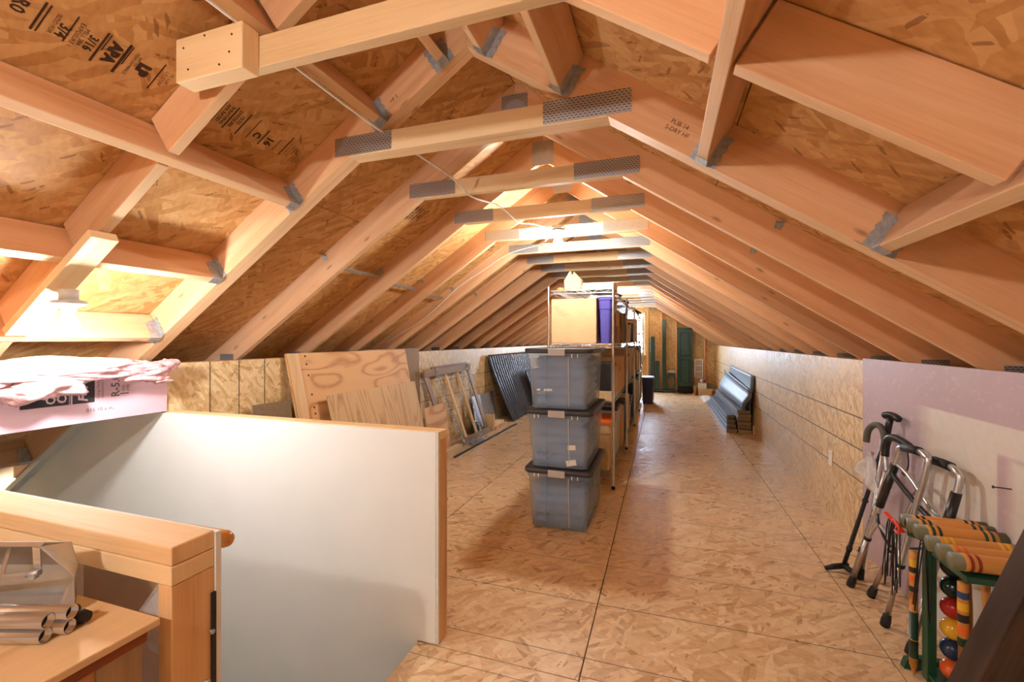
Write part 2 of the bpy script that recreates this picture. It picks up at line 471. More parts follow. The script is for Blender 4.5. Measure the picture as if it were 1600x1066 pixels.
class MB:
    def __init__(s):
        s.v = []; s.f = []; s.uv = []; s.mi = []; s.sm = []
    def face(s, pts, uvs=None, mi=0, smooth=False):
        b = len(s.v)
        s.v += [tuple(p) for p in pts]
        s.f.append(list(range(b, b + len(pts))))
        s.uv.append(uvs or [(0, 0)] * len(pts))
        s.mi.append(mi); s.sm.append(smooth)
    def grid(s, rows, closed_u=False, closed_v=False, mi=0, smooth=True, uvscale=None):
        """rows: list of rows of points"""
        b = len(s.v); nr = len(rows); nc = len(rows[0])
        for r in rows:
            s.v += [tuple(p) for p in r]
        L = [0.0]
        for i in range(1, nr + 1):
            L.append(L[-1] + (Vector(rows[i % nr][0]) - Vector(rows[i - 1][0])).length)
        W = [0.0]
        for j in range(1, nc + 1):
            W.append(W[-1] + (Vector(rows[0][j % nc]) - Vector(rows[0][j - 1])).length)
        for i in range(nr if closed_u else nr - 1):
            for j in range(nc if closed_v else nc - 1):
                i2 = (i + 1) % nr; j2 = (j + 1) % nc
                s.f.append([b + i * nc + j, b + i * nc + j2, b + i2 * nc + j2, b + i2 * nc + j])
                s.uv.append([(L[i], W[j]), (L[i], W[j + 1]), (L[i + 1], W[j + 1]), (L[i + 1], W[j])])
                s.mi.append(mi(i, j) if callable(mi) else mi); s.sm.append(smooth)
    def hexa(s, p, mi=0, edge=None):
        """8 corners: 0-3 one end (loop), 4-7 other end; length runs 0->4"""
        p = [Vector(q) for q in p]
        L = (p[4] - p[0]).length
        acc = 0.0
        for i in range(4):
            j = (i + 1) % 4
            w = (p[j] - p[i]).length
            s.face([p[i], p[j], p[4 + j], p[4 + i]], [(0, acc), (0, acc + w), (L, acc + w), (L, acc)], edge if (edge is not None and i == 0) else mi)
            acc += w
        a = (p[1] - p[0]).length; b2 = (p[3] - p[0]).length
        s.face([p[3], p[2], p[1], p[0]], [(0, b2), (a, b2), (a, 0), (0, 0)], mi)
        s.face([p[4], p[5], p[6], p[7]], [(0, 0), (a, 0), (a, b2), (0, b2)], mi)
    def box(s, x0, x1, y0, y1, z0, z1, mi=0, axis=None):
        d = (x1 - x0, y1 - y0, z1 - z0)
        if axis is None:
            axis = max(range(3), key=lambda i: d[i])
        if axis == 0:
            p = [(x0, y0, z0), (x0, y0, z1), (x0, y1, z1), (x0, y1, z0)]; q = [(x1,) + t[1:] for t in p]
        elif axis == 1:
            p = [(x0, y0, z0), (x1, y0, z0), (x1, y0, z1), (x0, y0, z1)]; q = [(t[0], y1, t[2]) for t in p]
        else:
            p = [(x0, y0, z0), (x0, y1, z0), (x1, y1, z0), (x1, y0, z0)]; q = [(t[0], t[1], z1) for t in p]
        s.hexa(p + q, mi)
    def beam(s, a, b, w, h, up=(0, 0, 1), mi=0):
        a = Vector(a); b = Vector(b); d = (b - a).normalized()
        u = Vector(up); sd = d.cross(u)
        if sd.length < 1e-6:
            sd = d.cross(Vector((1, 0, 0)))
        sd.normalize(); u = sd.cross(d).normalized()
        o = [-sd * w / 2 - u * h / 2, sd * w / 2 - u * h / 2, sd * w / 2 + u * h / 2, -sd * w / 2 + u * h / 2]
        s.hexa([a + k for k in o] + [b + k for k in o], mi)
    def tube(s, pts, r, n=10, mi=0, caps=True, smooth=True):
        pts = [Vector(p) for p in pts]
        rs = r if isinstance(r, (list, tuple)) else [r] * len(pts)
        rows = []
        prev = None
        for i, p in enumerate(pts):
            t = (pts[min(i + 1, len(pts) - 1)] - pts[max(i - 1, 0)]).normalized()
            if prev is None:
                a = t.cross(Vector((0, 0, 1)))
                if a.length < 1e-4:
                    a = t.cross(Vector((1, 0, 0)))
                a.normalize()
            else:
                a = (prev - t * prev.dot(t)).normalized()
            prev = a
            b2 = t.cross(a)
            rows.append([p + (a * math.cos(k * 2 * math.pi / n) + b2 * math.sin(k * 2 * math.pi / n)) * rs[i] for k in range(n)])
        s.grid(rows, closed_v=True, mi=mi, smooth=smooth)
        if caps:
            m0 = mi(0, 0) if callable(mi) else mi
            m1 = mi(len(rows) - 2, 0) if callable(mi) else mi
            s.face(rows[0][::-1], None, m0); s.face(rows[-1], None, m1)
    def lathe(s, prof, origin=(0, 0, 0), axis=(0, 0, 1), n=16, mi=0, smooth=True):
        """prof: (distance along axis, radius)"""
        ax = Vector(axis).normalized()
        a = ax.cross(Vector((0, 0, 1)))
        if a.length < 1e-4:
            a = Vector((1, 0, 0))
        a.normalize(); b2 = ax.cross(a)
        o = Vector(origin)
        rows = [[o + ax * h + (a * math.cos(k * 2 * math.pi / n) + b2 * math.sin(k * 2 * math.pi / n)) * max(r, 1e-5) for k in range(n)] for h, r in prof]
        s.grid(rows, closed_v=True, mi=mi, smooth=smooth)
    def prism(s, poly, ext, mi=0, udir=None, edge=None):
        """poly: 3D points in a plane, ext: extrusion vector; uv in plane along udir"""
        p = [Vector(q) for q in poly]; e = Vector(ext)
        u = Vector(udir).normalized() if udir else (p[1] - p[0]).normalized()
        nrm = e.normalized(); w = nrm.cross(u).normalized()
        uvp = [(q.dot(u), q.dot(w)) for q in p]
        s.face(p[::-1], uvp[::-1], mi)
        s.face([q + e for q in p], uvp, mi)
        L = e.length
        for i in range(len(p)):
            j = (i + 1) % len(p)
            along = abs((p[j] - p[i]).normalized().dot(u)) > 0.5
            l = (p[j] - p[i]).length
            if along:
                q = [(uvp[i][0], 5), (uvp[j][0], 5), (uvp[j][0], 5 + L), (uvp[i][0], 5 + L)]
            else:
                q = [(0, uvp[i][1]), (0, uvp[j][1]), (L, uvp[j][1]), (L, uvp[i][1])]
            s.face([p[i], p[j], p[j] + e, p[i] + e], q, edge if (edge is not None and i == 0) else mi)
    def sphere(s, c, r, n=12, mi=0, sc=(1, 1, 1)):
        c = Vector(c)
        rows = []
        for i in range(n // 2 + 1):
            a = math.pi * i / (n // 2)
            rr = max(math.sin(a), 1e-4)
            rows.append([c + Vector((math.cos(2 * math.pi * k / n) * rr * sc[0], math.sin(2 * math.pi * k / n) * rr * sc[1], math.cos(a) * sc[2])) * r for k in range(n)])
        s.grid(rows, closed_v=True, mi=mi)
    def mesh(s, name, mats, off=(0, 0, 0)):
        me = bpy.data.meshes.new(name)
        o = off
        me.from_pydata([(v[0] - o[0], v[1] - o[1], v[2] - o[2]) for v in s.v], [], s.f)
        uvl = me.uv_layers.new(name='UVMap')
        k = 0
        for u in s.uv:
            for t in u:
                uvl.data[k].uv = t; k += 1
        for m in (mats if isinstance(mats, (list, tuple)) else [mats]):
            me.materials.append(MATS[m])
        for i, p in enumerate(me.polygons):
            p.material_index = s.mi[i]; p.use_smooth = s.sm[i]
        bm = bmesh.new(); bm.from_mesh(me)
        bmesh.ops.remove_doubles(bm, verts=bm.verts, dist=1e-5)
        bmesh.ops.recalc_face_normals(bm, faces=bm.faces)
        bm.to_mesh(me); bm.free()
        me.update()
        return me
    def build(s, name, mats, parent=None, origin=None, bevel=0.0):
        """one mesh object; points are world points"""
        off = OFF[parent.name] if parent else (origin or (0, 0, 0))
        o = bpy.data.objects.new(name, s.mesh(name, mats, off))
        COL.objects.link(o)
        if parent:
            o.parent = parent
        else:
            o.location = off
        OFF[o.name] = tuple(off)
        if bevel:
            m = o.modifiers.new('bevel', 'BEVEL')
            m.width = bevel; m.segments = 2; m.limit_method = 'ANGLE'
        return o

def tag(o, label, cat, group=None):
    o['label'] = label; o['category'] = cat
    if group:
        o['group'] = group
    return o

def thing(name, loc, label, cat, group=None):
    o = bpy.data.objects.new(name, None)
    o.empty_display_size = 0.1
    o.location = loc
    COL.objects.link(o)
    OFF[o.name] = tuple(loc)
    return tag(o, label, cat, group)

def struct(o):
    o['kind'] = 'structure'
    return o

def struct_root(name, loc=(0, 0, 0)):
    o = bpy.data.objects.new(name, None)
    o.location = loc
    COL.objects.link(o)
    OFF[o.name] = tuple(loc)
    return struct(o)

def inst(name, me, parent, loc):
    """object sharing mesh data; loc is world, mesh points are relative to loc"""
    o = bpy.data.objects.new(name, me)
    COL.objects.link(o)
    off = OFF[parent.name] if parent else (0, 0, 0)
    o.parent = parent
    o.location = (loc[0] - off[0], loc[1] - off[1], loc[2] - off[2])
    OFF[o.name] = tuple(loc)
    return o

def text_obj(name, body, size, mat, parent, origin, xdir, ydir, shear=0.0, bold=0.0, align='LEFT'):
    """flat printed lettering laid on a surface"""
    cu = bpy.data.curves.new(name, 'FONT')
    cu.body = body; cu.size = size; cu.shear = shear; cu.offset = bold; cu.align_x = align
    cu.resolution_u = 2
    tmp = bpy.data.objects.new('tmp', cu)
    COL.objects.link(tmp)
    bpy.context.view_layer.update()
    dg = bpy.context.evaluated_depsgraph_get()
    me = bpy.data.meshes.new_from_object(tmp.evaluated_get(dg))
    bpy.data.objects.remove(tmp); bpy.data.curves.remove(cu)
    x = Vector(xdir).normalized(); y = Vector(ydir).normalized(); z = x.cross(y)
    off = OFF[parent.name]
    o3 = Vector(origin) - Vector(off)
    for v in me.vertices:
        v.co = o3 + x * v.co.x + y * v.co.y
    me.materials.clear(); me.materials.append(MATS[mat])
    o = bpy.data.objects.new(name, me)
    COL.objects.link(o); o.parent = parent
    OFF[o.name] = tuple(off)
    return o

# ================================================================== geometry of the place
XC = -0.775                       # ridge
SL = 2.0 / 3.0                    # roof slope
XR, ZR = 1.26, 1.205              # a point on the underside of the right rafters
def under(x):                     # z of rafter undersides
    return ZR + (XR - XC - abs(x - XC)) * SL
DV = 0.188                        # vertical depth of the rafters
CS, SN = math.cos(math.atan(SL)), math.sin(math.atan(SL))
WR = 1.225                        # right knee wall
WL = -2.65                        # left knee wall
YB, YF = -1.9, 12.30              # back wall, far wall
WALLH = 1.205
COLZ = 2.175                      # underside of the collar ties
XE_R = 3.30                       # eaves
XE_L = 2 * XC - XE_R
WELL_X = -1.035; WELL_Y0, WELL_Y1 = 0.722, 1.752

# ------------------------------------------------------------------ floor
floor = struct_root('floor')
mb = MB()
for (x0, x1, y0, y1) in ((WELL_X, XE_R + .1, YB, YF), (XE_L - .1, WELL_X, WELL_Y1 + .013, YF), (XE_L - .1, WELL_X, YB, WELL_Y0 - 0.1)):
    mb.box(x0, x1, y0, y1, -0.30, -0.019)
struct(mb.build('subfloor', 'insulation_floor', floor))
seams_x = [-0.314 + 1.2192 * i for i in range(-2, 2)]
GAP = 0.003
cols = [(-2.70, -1.533), (-1.533, -0.314), (-0.314, 0.905), (0.905, 1.30)]
MESHC = {}
for ci, (x0, x1) in enumerate(cols):
    y = YB + (0.0 if ci % 2 else -1.2)
    while y < YF:
        a, b = max(y, YB), min(y + 2.4384, YF)
        y += 2.4384
        if b - a < 0.05:
            continue
        # keep clear of the stair opening
        pieces = [(x0, x1, a, b)]
        if x0 < WELL_X:
            out = []
            for (p0, p1, q0, q1) in pieces:
                if q1 <= WELL_Y0 - 0.1 or q0 >= WELL_Y1:
                    out.append((p0, p1, q0, q1)); continue
                if q0 < WELL_Y0 - 0.1: out.append((p0, p1, q0, WELL_Y0 - 0.1))
                if q1 > WELL_Y1: out.append((p0, p1, WELL_Y1, q1))
                if p1 > WELL_X: out.append((WELL_X, p1, max(q0, WELL_Y0 - 0.1), min(q1, WELL_Y1)))
            pieces = out
        for (p0, p1, q0, q1) in pieces:
            if p1 - p0 < 0.02 or q1 - q0 < 0.02:
                continue
            key = ('fl', round(p1 - p0, 3), round(q1 - q0, 3))
            if key not in MESHC:
                m2 = MB(); m2.box(GAP, p1 - p0 - GAP, GAP, q1 - q0 - GAP, -0.018, 0.0, axis=1)
                MESHC[key] = m2.mesh('floor_sheet', 'osb_floor')
            struct(inst('floor_sheet', MESHC[key], floor, (p0, q0, 0)))

# ------------------------------------------------------------------ roof sheathing
ceiling = struct_root('ceiling')
TT = 0.012
def roof_pt(side, d, y, t=0.0):
    """d: distance down the slope from the ridge, t: thickness above the rafters"""
    x = XC + side * d * CS + side * t * SN
    z = under(XC) + DV - d * SN + t * CS
    return (x, y, z)
slope_len = (XE_R - XC) / CS
for side in (1, -1):
    d = 0.0; row = 0
    while d < slope_len - 0.05:
        d1 = min(d + 1.2192, slope_len)
        y = YB - (1.22 if row % 2 else 0.0) - 0.55
        while y < YF:
            a, b = max(y, YB), min(y + 2.4384, YF)
            y += 2.4384
            if b - a < 0.05:
                continue
            key = ('rf', side, round(d1 - d, 3), round(b - a, 3))
            if key not in MESHC:
                m2 = MB()
                g = 0.002
                o = Vector(roof_pt(side, 0, 0))
                P = lambda dd, yy, t: Vector(roof_pt(side, dd, yy, t)) - o
                dd = d1 - d
                m2.hexa([P(g, g, 0), P(dd - g, g, 0), P(dd - g, g, TT), P(g, g, TT),
                         P(g, b - a - g, 0), P(dd - g, b - a - g, 0), P(dd - g, b - a - g, TT), P(g, b - a - g, TT)])
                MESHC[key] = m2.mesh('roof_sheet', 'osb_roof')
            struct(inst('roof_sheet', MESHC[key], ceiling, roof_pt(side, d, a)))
        d = d1; row += 1
mb = MB()
for side in (1, -1):
    P = lambda dd, yy, t: Vector(roof_pt(side, dd, yy, t))
    mb.hexa([P(-0.02, YB - .1, TT + .001), P(slope_len + .2, YB - .1, TT + .001), P(slope_len + .2, YB - .1, .05), P(-0.02, YB - .1, .05),
             P(-0.02, YF + .1, TT + .001), P(slope_len + .2, YF + .1, TT + .001), P(slope_len + .2, YF + .1, .05), P(-0.02, YF + .1, .05)])
struct(mb.build('roof_deck', 'black_cloth', ceiling))

# ------------------------------------------------------------------ knee walls
def panel_wall(name, x, side, y0, y1, z0, z1, mat, first):
    root = struct_root(name)
    th = 0.011
    y = first
    edges = [y0]
    while y < y1 - 0.05:
        if y > y0 + 0.05: edges.append(y)
        y += 2.4384
    edges.append(y1)
    for a, b in zip(edges[:-1], edges[1:]):
        m2 = MB()
        m2.box(min(x, x + side * th), max(x, x + side * th), a + .0015, b - .0015, z0, z1, axis=1)
        struct(m2.build('wall_panel', mat, root))
    m2 = MB()                                     # framing behind the panels
    y = y0
    while y < y1:
        m2.box(min(x + side * .012, x + side * .1), max(x + side * .012, x + side * .1), y, min(y + .038, y1), z0, z1 - 0.04)
        y += 0.61
    m2.box(min(x + side * .012, x + side * .1), max(x + side * .012, x + side * .1), y0, y1, z1 - 0.04, z1)
    struct(m2.build('wall_framing', 'fir', root))
    return root
panel_wall('wall_right', WR, 1, YB, YF, 0, WALLH, 'osb_wall', 3.44)
wl = panel_wall('wall_left', WL, -1, 1.7655, YF, 0, WALLH, 'osb_left', 4.52)
for ch in wl.children:
    if ch.name.startswith('wall_panel') and max(v.co.y for v in ch.data.vertices) < 4.6:
        ch.data.materials[0] = MATS['osb_left_end']
panel_wall('wall_left_near', WL, -1, YB, WELL_Y0 - .1, 0, WALLH, 'osb_left', -1.5)
# short upstand above the stair opening
mb = MB(); mb.box(WL - .1, WL - .012, WELL_Y0 - .1, 1.7645, 0.945, WALLH)
struct(mb.build('trim_1', 'fir'))

# ------------------------------------------------------------------ far gable wall and window
wf = struct_root('wall_far')
WX0, WX1, WZ0, WZ1 = -1.10, -0.45, 0.95, 2.05
def gable_strip(x0, x1, z0=None, z1=None):
    zz0 = 0 if z0 is None else z0
    t0 = under(x0) + DV if z1 is None else z1
    t1 = under(x1) + DV if z1 is None else z1
    p = [(x0, YF, zz0), (x1, YF, zz0), (x1, YF, t1)]
    if z1 is None and x0 < XC < x1:
        p.append((XC, YF, under(XC) + DV))
    p.append((x0, YF, t0))
    return p
for (x0, x1, z0, z1) in ((-4.4, -3.2, None, None), (-3.2, -1.98, None, None), (-1.98, WX0, None, None), (WX0, WX1, None, WZ0), (WX0, WX1, WZ1, None),
                         (WX1, 0.32, None, None), (0.32, 1.54, None, None), (1.54, 2.8, None, None)):
    m2 = MB()
    g = 0.0012
    m2.prism(gable_strip(x0 + g, x1 - g, z0, z1), (0, 0.012, 0), udir=(0, 0, 1))
    struct(m2.build('wall_panel', 'osb_plain', wf))
m2 = MB()
for (x0, x1, z0, z1) in ((-4.6, WX0, None, None), (WX0, WX1, None, WZ0), (WX0, WX1, WZ1, None), (WX1, 3.2, None, None)):
    m2.prism([(x, y + .0125, z) for x, y, z in gable_strip(x0, x1, z0, z1)], (0, 0.03, 0), udir=(0, 0, 1))
struct(m2.build('wall_backing', 'insulation_floor', wf))
# studs of the far wall, each one a board
stud_x = [-2.45, -2.05, -1.65, -1.25, -0.40, -0.055, 0.30, 0.97]
for i, x in enumerate(stud_x):
    m2 = MB()
    x0, x1 = x, x + 0.04
    top = min(under(x0), under(x1)) - 0.002
    p = [(x0, YF - 0.09, 0.04), (x1, YF - 0.09, 0.04), (x1, YF - 0.09, top), (x0, YF - 0.09, top)]
    m2.prism(p, (0, 0.089, 0), udir=(0, 0, 1))
    struct(m2.build('stud', 'pine' if i == 4 else 'fir', wf))  # stud beside the window is paler: the window's light put into its colour
m2 = MB(); m2.box(WL, WR, YF - 0.09, YF - .001, 0, 0.039); struct(m2.build('bottom_plate', 'fir', wf))
win = struct_root('window_1')
m2 = MB()
for (a, b, c, d) in ((WX0, WX1, WZ0, WZ0 + .05), (WX0, WX1, WZ1 - .05, WZ1)):
    m2.box(a, b, YF - .02, YF + .06, c, d)
for (a, b) in ((WX0, WX0 + .045), (WX1 - .045, WX1)):
    m2.box(a, b, YF - .02, YF + .06, WZ0 + .05, WZ1 - .05)
m2.box(WX0 + .045, WX1 - .045, YF, YF + .04, 1.475, 1.525)
struct(m2.build('window_frame', 'white_plastic', win))
for x in (-0.88, -0.67):
    m2 = MB(); m2.box(x - .01, x + .01, YF + .012, YF + .03, WZ0 + .05, WZ1 - .05); struct(m2.build('muntin', 'white_plastic', win))
for z in (1.13, 1.30, 1.68, 1.84):
    m2 = MB(); m2.box(WX0 + .045, WX1 - .045, YF + .012, YF + .03, z - .01, z + .01); struct(m2.build('muntin', 'white_plastic', win))
m2 = MB(); m2.box(WX0 + .04, WX1 - .04, YF + .018, YF + .022, WZ0 + .04, WZ1 - .04)
struct(m2.build('pane', 'window_glass', win))
m2 = MB(); m2.box(WX0 - .03, WX1 + .03, YF - .10, YF - .005, WZ0 - .04, WZ0); struct(m2.build('window_sill', 'pine', win))

# back gable wall behind the camera
wb = struct_root('wall_back')
m2 = MB()
m2.prism([(XE_L, YB, 0), (XE_R, YB, 0), (XE_R, YB, under(XE_R) + DV), (XC, YB, under(XC) + DV), (XE_L, YB, under(XE_L) + DV)], (0, -0.02, 0), udir=(0, 0, 1))
struct(m2.build('wall_panel', 'osb_plain', wb))

# ------------------------------------------------------------------ stairwell
ws = struct_root('wall_stairwell')
GH = 0.935
m2 = MB()
# drywall sheet: runs out under the roof slope
def wz(x): return min(0.90, under(x) + 0.02)
p = [(-4.35, WELL_Y1, -2.4), (-0.945, WELL_Y1, -2.4), (-0.945, WELL_Y1, 0.016), (-0.945, WELL_Y1, GH - .004),
     (WL, WELL_Y1, GH - .004)]
p += [(x, WELL_Y1, under(x) + 0.0) for x in (WL - 0.62, -3.6, -4.35)]
p[4] = (WL - .6, WELL_Y1, GH - .004)
m2.prism([(-4.35, WELL_Y1, -2.4), (WELL_X, WELL_Y1, -2.4), (WELL_X, WELL_Y1, 0.006), (-0.945, WELL_Y1, 0.006), (-0.945, WELL_Y1, GH - .004),
          (XC - (ZR + (XR - XC) * SL - GH) / SL, WELL_Y1, GH - .004), (-4.35, WELL_Y1, under(-4.35))], (0, 0.0125, 0), udir=(1, 0, 0))
struct(m2.build('drywall', 'drywall', ws))
m2 = MB(); m2.box(WL + .001, -0.93, WELL_Y1 + .013, WELL_Y1 + .085, GH - .038, GH); struct(m2.build('top_plate', 'pine', ws, bevel=.002))
m2 = MB(); m2.box(-0.945, -0.93, WELL_Y1, WELL_Y1 + .013, GH - .004, GH); struct(m2.build('drywall_bead', 'gypsum', ws))
m2 = MB(); m2.box(-0.9685, -0.9305, WELL_Y1 + .013, WELL_Y1 + .085, .001, GH - .039); struct(m2.build('end_stud', 'stud_worn', ws, bevel=.002))
m2 = MB(); m2.box(-2.64, -0.97, WELL_Y1 + .074, WELL_Y1 + .085, .001, GH - .039); struct(m2.build('back_sheet', 'osb_plain', ws))
m2 = MB(); m2.box(-0.9445, -0.9305, WELL_Y1 + .0005, WELL_Y1 + .0125, .007, GH - .005); struct(m2.build('drywall_edge', 'gypsum', ws))
# well shell below the floor
m2 = MB()
m2.box(WELL_X, WELL_X + .012, WELL_Y0, WELL_Y1, -2.4, -0.02)
m2.box(-4.4, WELL_X, WELL_Y0 - .02, WELL_Y1 + .1, -2.42, -2.4)
m2.box(-4.37, -4.35, WELL_Y0, WELL_Y1, -2.4, 0.3)
struct(m2.build('well_lining', 'drywall', ws))
# near guard wall, framed and open towards the camera
wg = struct_root('wall_guard')
GX = -0.915
m2 = MB(); m2.box(-2.7, GX, 0.62, 0.709, 0.893, 0.931); struct(m2.build('top_plate', 'bench_wood', wg, bevel=.003))
m2 = MB(); m2.box(-2.7, GX, 0.62, 0.709, 0.854, 0.892); struct(m2.build('top_plate', 'pine', wg, bevel=.002))
m2 = MB(); m2.box(GX - .038, GX, 0.62, 0.709, 0.0, 0.853); struct(m2.build('stud', 'stud_worn', wg, bevel=.002))
for x in (-1.35, -1.75, -2.15):
    m2 = MB(); m2.box(x - .038, x, 0.62, 0.709, 0.0, 0.853); struct(m2.build('stud', 'stud_worn', wg))
m2 = MB(); m2.box(-4.35, GX + .004, 0.7095, 0.7215, -2.4, 0.926); struct(m2.build('drywall', 'drywall', wg))
m2 = MB(); m2.box(-2.7, GX - .039, 0.7075, 0.709, 0.0, 0.853); struct(m2.build('paper_backing', 'cardboard_dark', wg))
m2 = MB(); m2.box(GX + .0005, GX + .006, 0.7, 0.709, 0.02, 0.80); struct(m2.build('corner_strip', 'rubber', wg))
for (z, y) in ((0.62, .69), (0.50, .675), (0.72, .70)):
    m2 = MB(); m2.tube([(GX - .01, y, z), (GX + .012, y - .004, z + .002)], .0025, 6); m2.tube([(GX + .012, y - .004, z + .002), (GX + .0135, y - .004, z + .002)], .005, 8)
    struct(m2.build('nail', 'galvanised', wg))
# handrail in the stairwell
hr = thing('handrail', (-0.93, 0.76, 0.80), 'round varnished wooden handrail on the stair side of the framed guard wall', 'handrail')
m2 = MB()
pts = [(-0.86, 0.765, 0.868), (-0.875, 0.765, 0.868), (-1.2, 0.765, 0.868), (-2.6, 0.765, 0.05)]
m2.tube([(-0.938, 0.765, 0.882), (-0.942, 0.765, 0.882), (-0.952, 0.765, 0.882), (-1.2, 0.765, 0.882), (-2.6, 0.765, 0.05)], [.008, .015, .019, .019, .019], 16)
m2.build('rail', 'handrail_wood', hr)
m2 = MB(); m2.tube([(-1.1, 0.7216, 0.83), (-1.1, 0.745, 0.83), (-1.1, 0.765, 0.862)], .006, 8); m2.build('bracket', 'galvanised', hr)

# ================================================================== trusses
TH = 0.038
def rafter_poly(side, x0, x1, y):
    """side view of a rafter between |x-XC| = x0 .. x1"""
    xa, xb = XC + side * x0, XC + side * x1
    return [(xa, y, under(xa)), (xb, y, under(xb)), (xb, y, under(xb) + DV), (xa, y, under(xa) + DV)]
EAVE = 2.62
def half_mesh(side, th):
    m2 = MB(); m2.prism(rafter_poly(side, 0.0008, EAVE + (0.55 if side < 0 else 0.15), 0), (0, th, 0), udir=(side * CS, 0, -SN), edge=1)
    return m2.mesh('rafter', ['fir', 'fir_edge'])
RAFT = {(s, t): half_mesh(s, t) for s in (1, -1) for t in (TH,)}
CH = 0.089
xin = (under(XC) - COLZ) / SL
xin2 = (under(XC) - COLZ - CH) / SL
m2 = MB()
m2.prism([(XC - xin, 0, COLZ), (XC + xin, 0, COLZ), (XC + xin2, 0, COLZ + CH), (XC - xin2, 0, COLZ + CH)], (0, TH, 0), udir=(1, 0, 0))
COLM = m2.mesh('collar_tie', 'pine')
def plate_mesh(x0, x1, z0, z1, t=0.0012):
    m2 = MB()
    m2.face([(x0, -t, z0), (x1, -t, z0), (x1, -t, z1), (x0, -t, z1)], [(x0, z0), (x1, z0), (x1, z1), (x0, z1)])
    m2.face([(x0, 0, z1), (x1, 0, z1), (x1, 0, z0), (x0, 0, z0)], [(x0, z1), (x1, z1), (x1, z0), (x0, z0)])
    for (a, b) in (((x0, z0), (x1, z0)), ((x1, z0), (x1, z1)), ((x1, z1), (x0, z1)), ((x0, z1), (x0, z0))):
        m2.face([(a[0], 0, a[1]), (b[0], 0, b[1]), (b[0], -t, b[1]), (a[0], -t, a[1])])
    return m2.mesh('nail_plate', 'nail_plate')
PL_L = plate_mesh(XC - .66, XC - .36, COLZ + .006, COLZ + CH + .002)
PL_R = plate_mesh(XC + .33, XC + .665, COLZ + .006, COLZ + CH + .004)
PL_T = plate_mesh(XC - .075, XC + .075, under(XC) - .035, under(XC) + .13)
PL_WR = plate_mesh(1.30, 1.42, 1.10, 1.235)
PL_WL = plate_mesh(-2.965, -2.84, 1.10, 1.24)
ORD = ['first', 'second', 'third', 'fourth', 'fifth', 'sixth', 'seventh', 'eighth', 'ninth', 'tenth', 'eleventh', 'twelfth', 'thirteenth',
       'fourteenth', 'fifteenth', 'sixteenth', 'seventeenth']
GY = 1.70                        # near face of the doubled girder truss
def truss(y, label, plies=1, plates=True):
    t = thing('roof_truss', (0, y, 0), label, 'roof truss', 'roof trusses')
    for p in range(plies):
        for s in (-1, 1):
            o = inst('rafter', RAFT[(s, TH)], t, (0, y + p * (TH + .001), 0))
        o = inst('collar_tie', COLM, t, (0, y + p * (TH + .001), 0))
    for me in ((PL_L, PL_R, PL_T, PL_WR, PL_WL) if plates else (PL_L, PL_R)):
        inst('nail_plate', me, t, (0, y - .0003, 0))
    return t
gt = truss(GY, 'doubled fir girder truss that carries the joist hangers and the nearest plated collar tie', 2, False)
for (s, d, tx) in ((1, .78, 'S-DRY HF'), (1, .80, 'PLIB 14'), (-1, .36, 'HF 2'), (-1, .60, 'S-DRY'), (-1, .62, 'PLIB')):
    xx = XC + s * d
    text_obj('grade_stamp', tx, .022, 'ink_brown', gt, (xx, GY - .0006, under(xx) + .06 + (.03 if d in (.80, .62) else 0)), (CS, 0, -s * SN), (s * SN, 0, CS))
NT = 17
for k in range(NT):
    y = 2.34 + 0.6096 * k
    if y > YF - 0.13:
        break
    if k == 2:
        lab = 'third single fir roof truss beyond the girder, a lit bulb on its collar tie'
    else:
        lab = ORD[k] + ' single fir roof truss beyond the doubled girder truss'
    truss(y, lab)
# back girder behind the camera carries the other purlin ends
def rafter_only(y):
    t = thing('roof_truss', (0, y, 0), 'fir roof truss against the rear gable, opposite the doubled girder truss', 'roof truss', 'roof trusses')
    for s in (-1, 1):
        inst('rafter', RAFT[(s, TH)], t, (0, y, 0))
    return t
rafter_only(-1.45)

# ------------------------------------------------------------------ purlins with hangers, and the short rafters between them
PUR = [(-1, XC - (-0.866)), (-1, XC + 1.172), (-1, XC + 1.654), (-1, XC + 2.149), (-1, XC + 2.597)]
PUR = [(-1, 0.091), (-1, 0.397), (-1, 0.879), (-1, 1.374), (-1, 1.822), (1, 0.072), (1, 0.39), (1, 0.90), (1, 1.411), (1, 1.90)]
PLAB = {(-1, 0): 'fir purlin just left of the ridge, hung on the doubled girder truss',
        (-1, 1): 'fir purlin with a pale cable along its lower edge, hung on the girder truss',
        (-1, 2): 'fir purlin under the stencilled roof sheet, in a steel joist hanger',
        (-1, 3): 'fir purlin with a ragged bark edge crossing above the stair light',
        (-1, 4): 'fir purlin glowing behind the stair light, just over the pink foam board',
        (1, 5): 'fir purlin just right of the ridge, hung beside the girder truss peak',
        (1, 6): 'broad fir purlin hung on the girder truss, below the right roof slope near the ridge',
        (1, 7): 'fir purlin with pale narrow edge between two broad short rafters on the right slope',
        (1, 8): 'lower fir purlin of the right slope, its hanger showing full steel flanges',
        (1, 9): 'lowest fir purlin of the right slope above the pink painted foam wall'}
PD = DV * CS                     # depth square to the slope
def pur_frame(side, d):
    """bottom centre point at (x, z), unit vectors along slope (down) and square to it (up)"""
    x = XC + side * d
    return Vector((x, 0, under(x))), Vector((side * CS, 0, -SN)), Vector((side * SN, 0, CS))
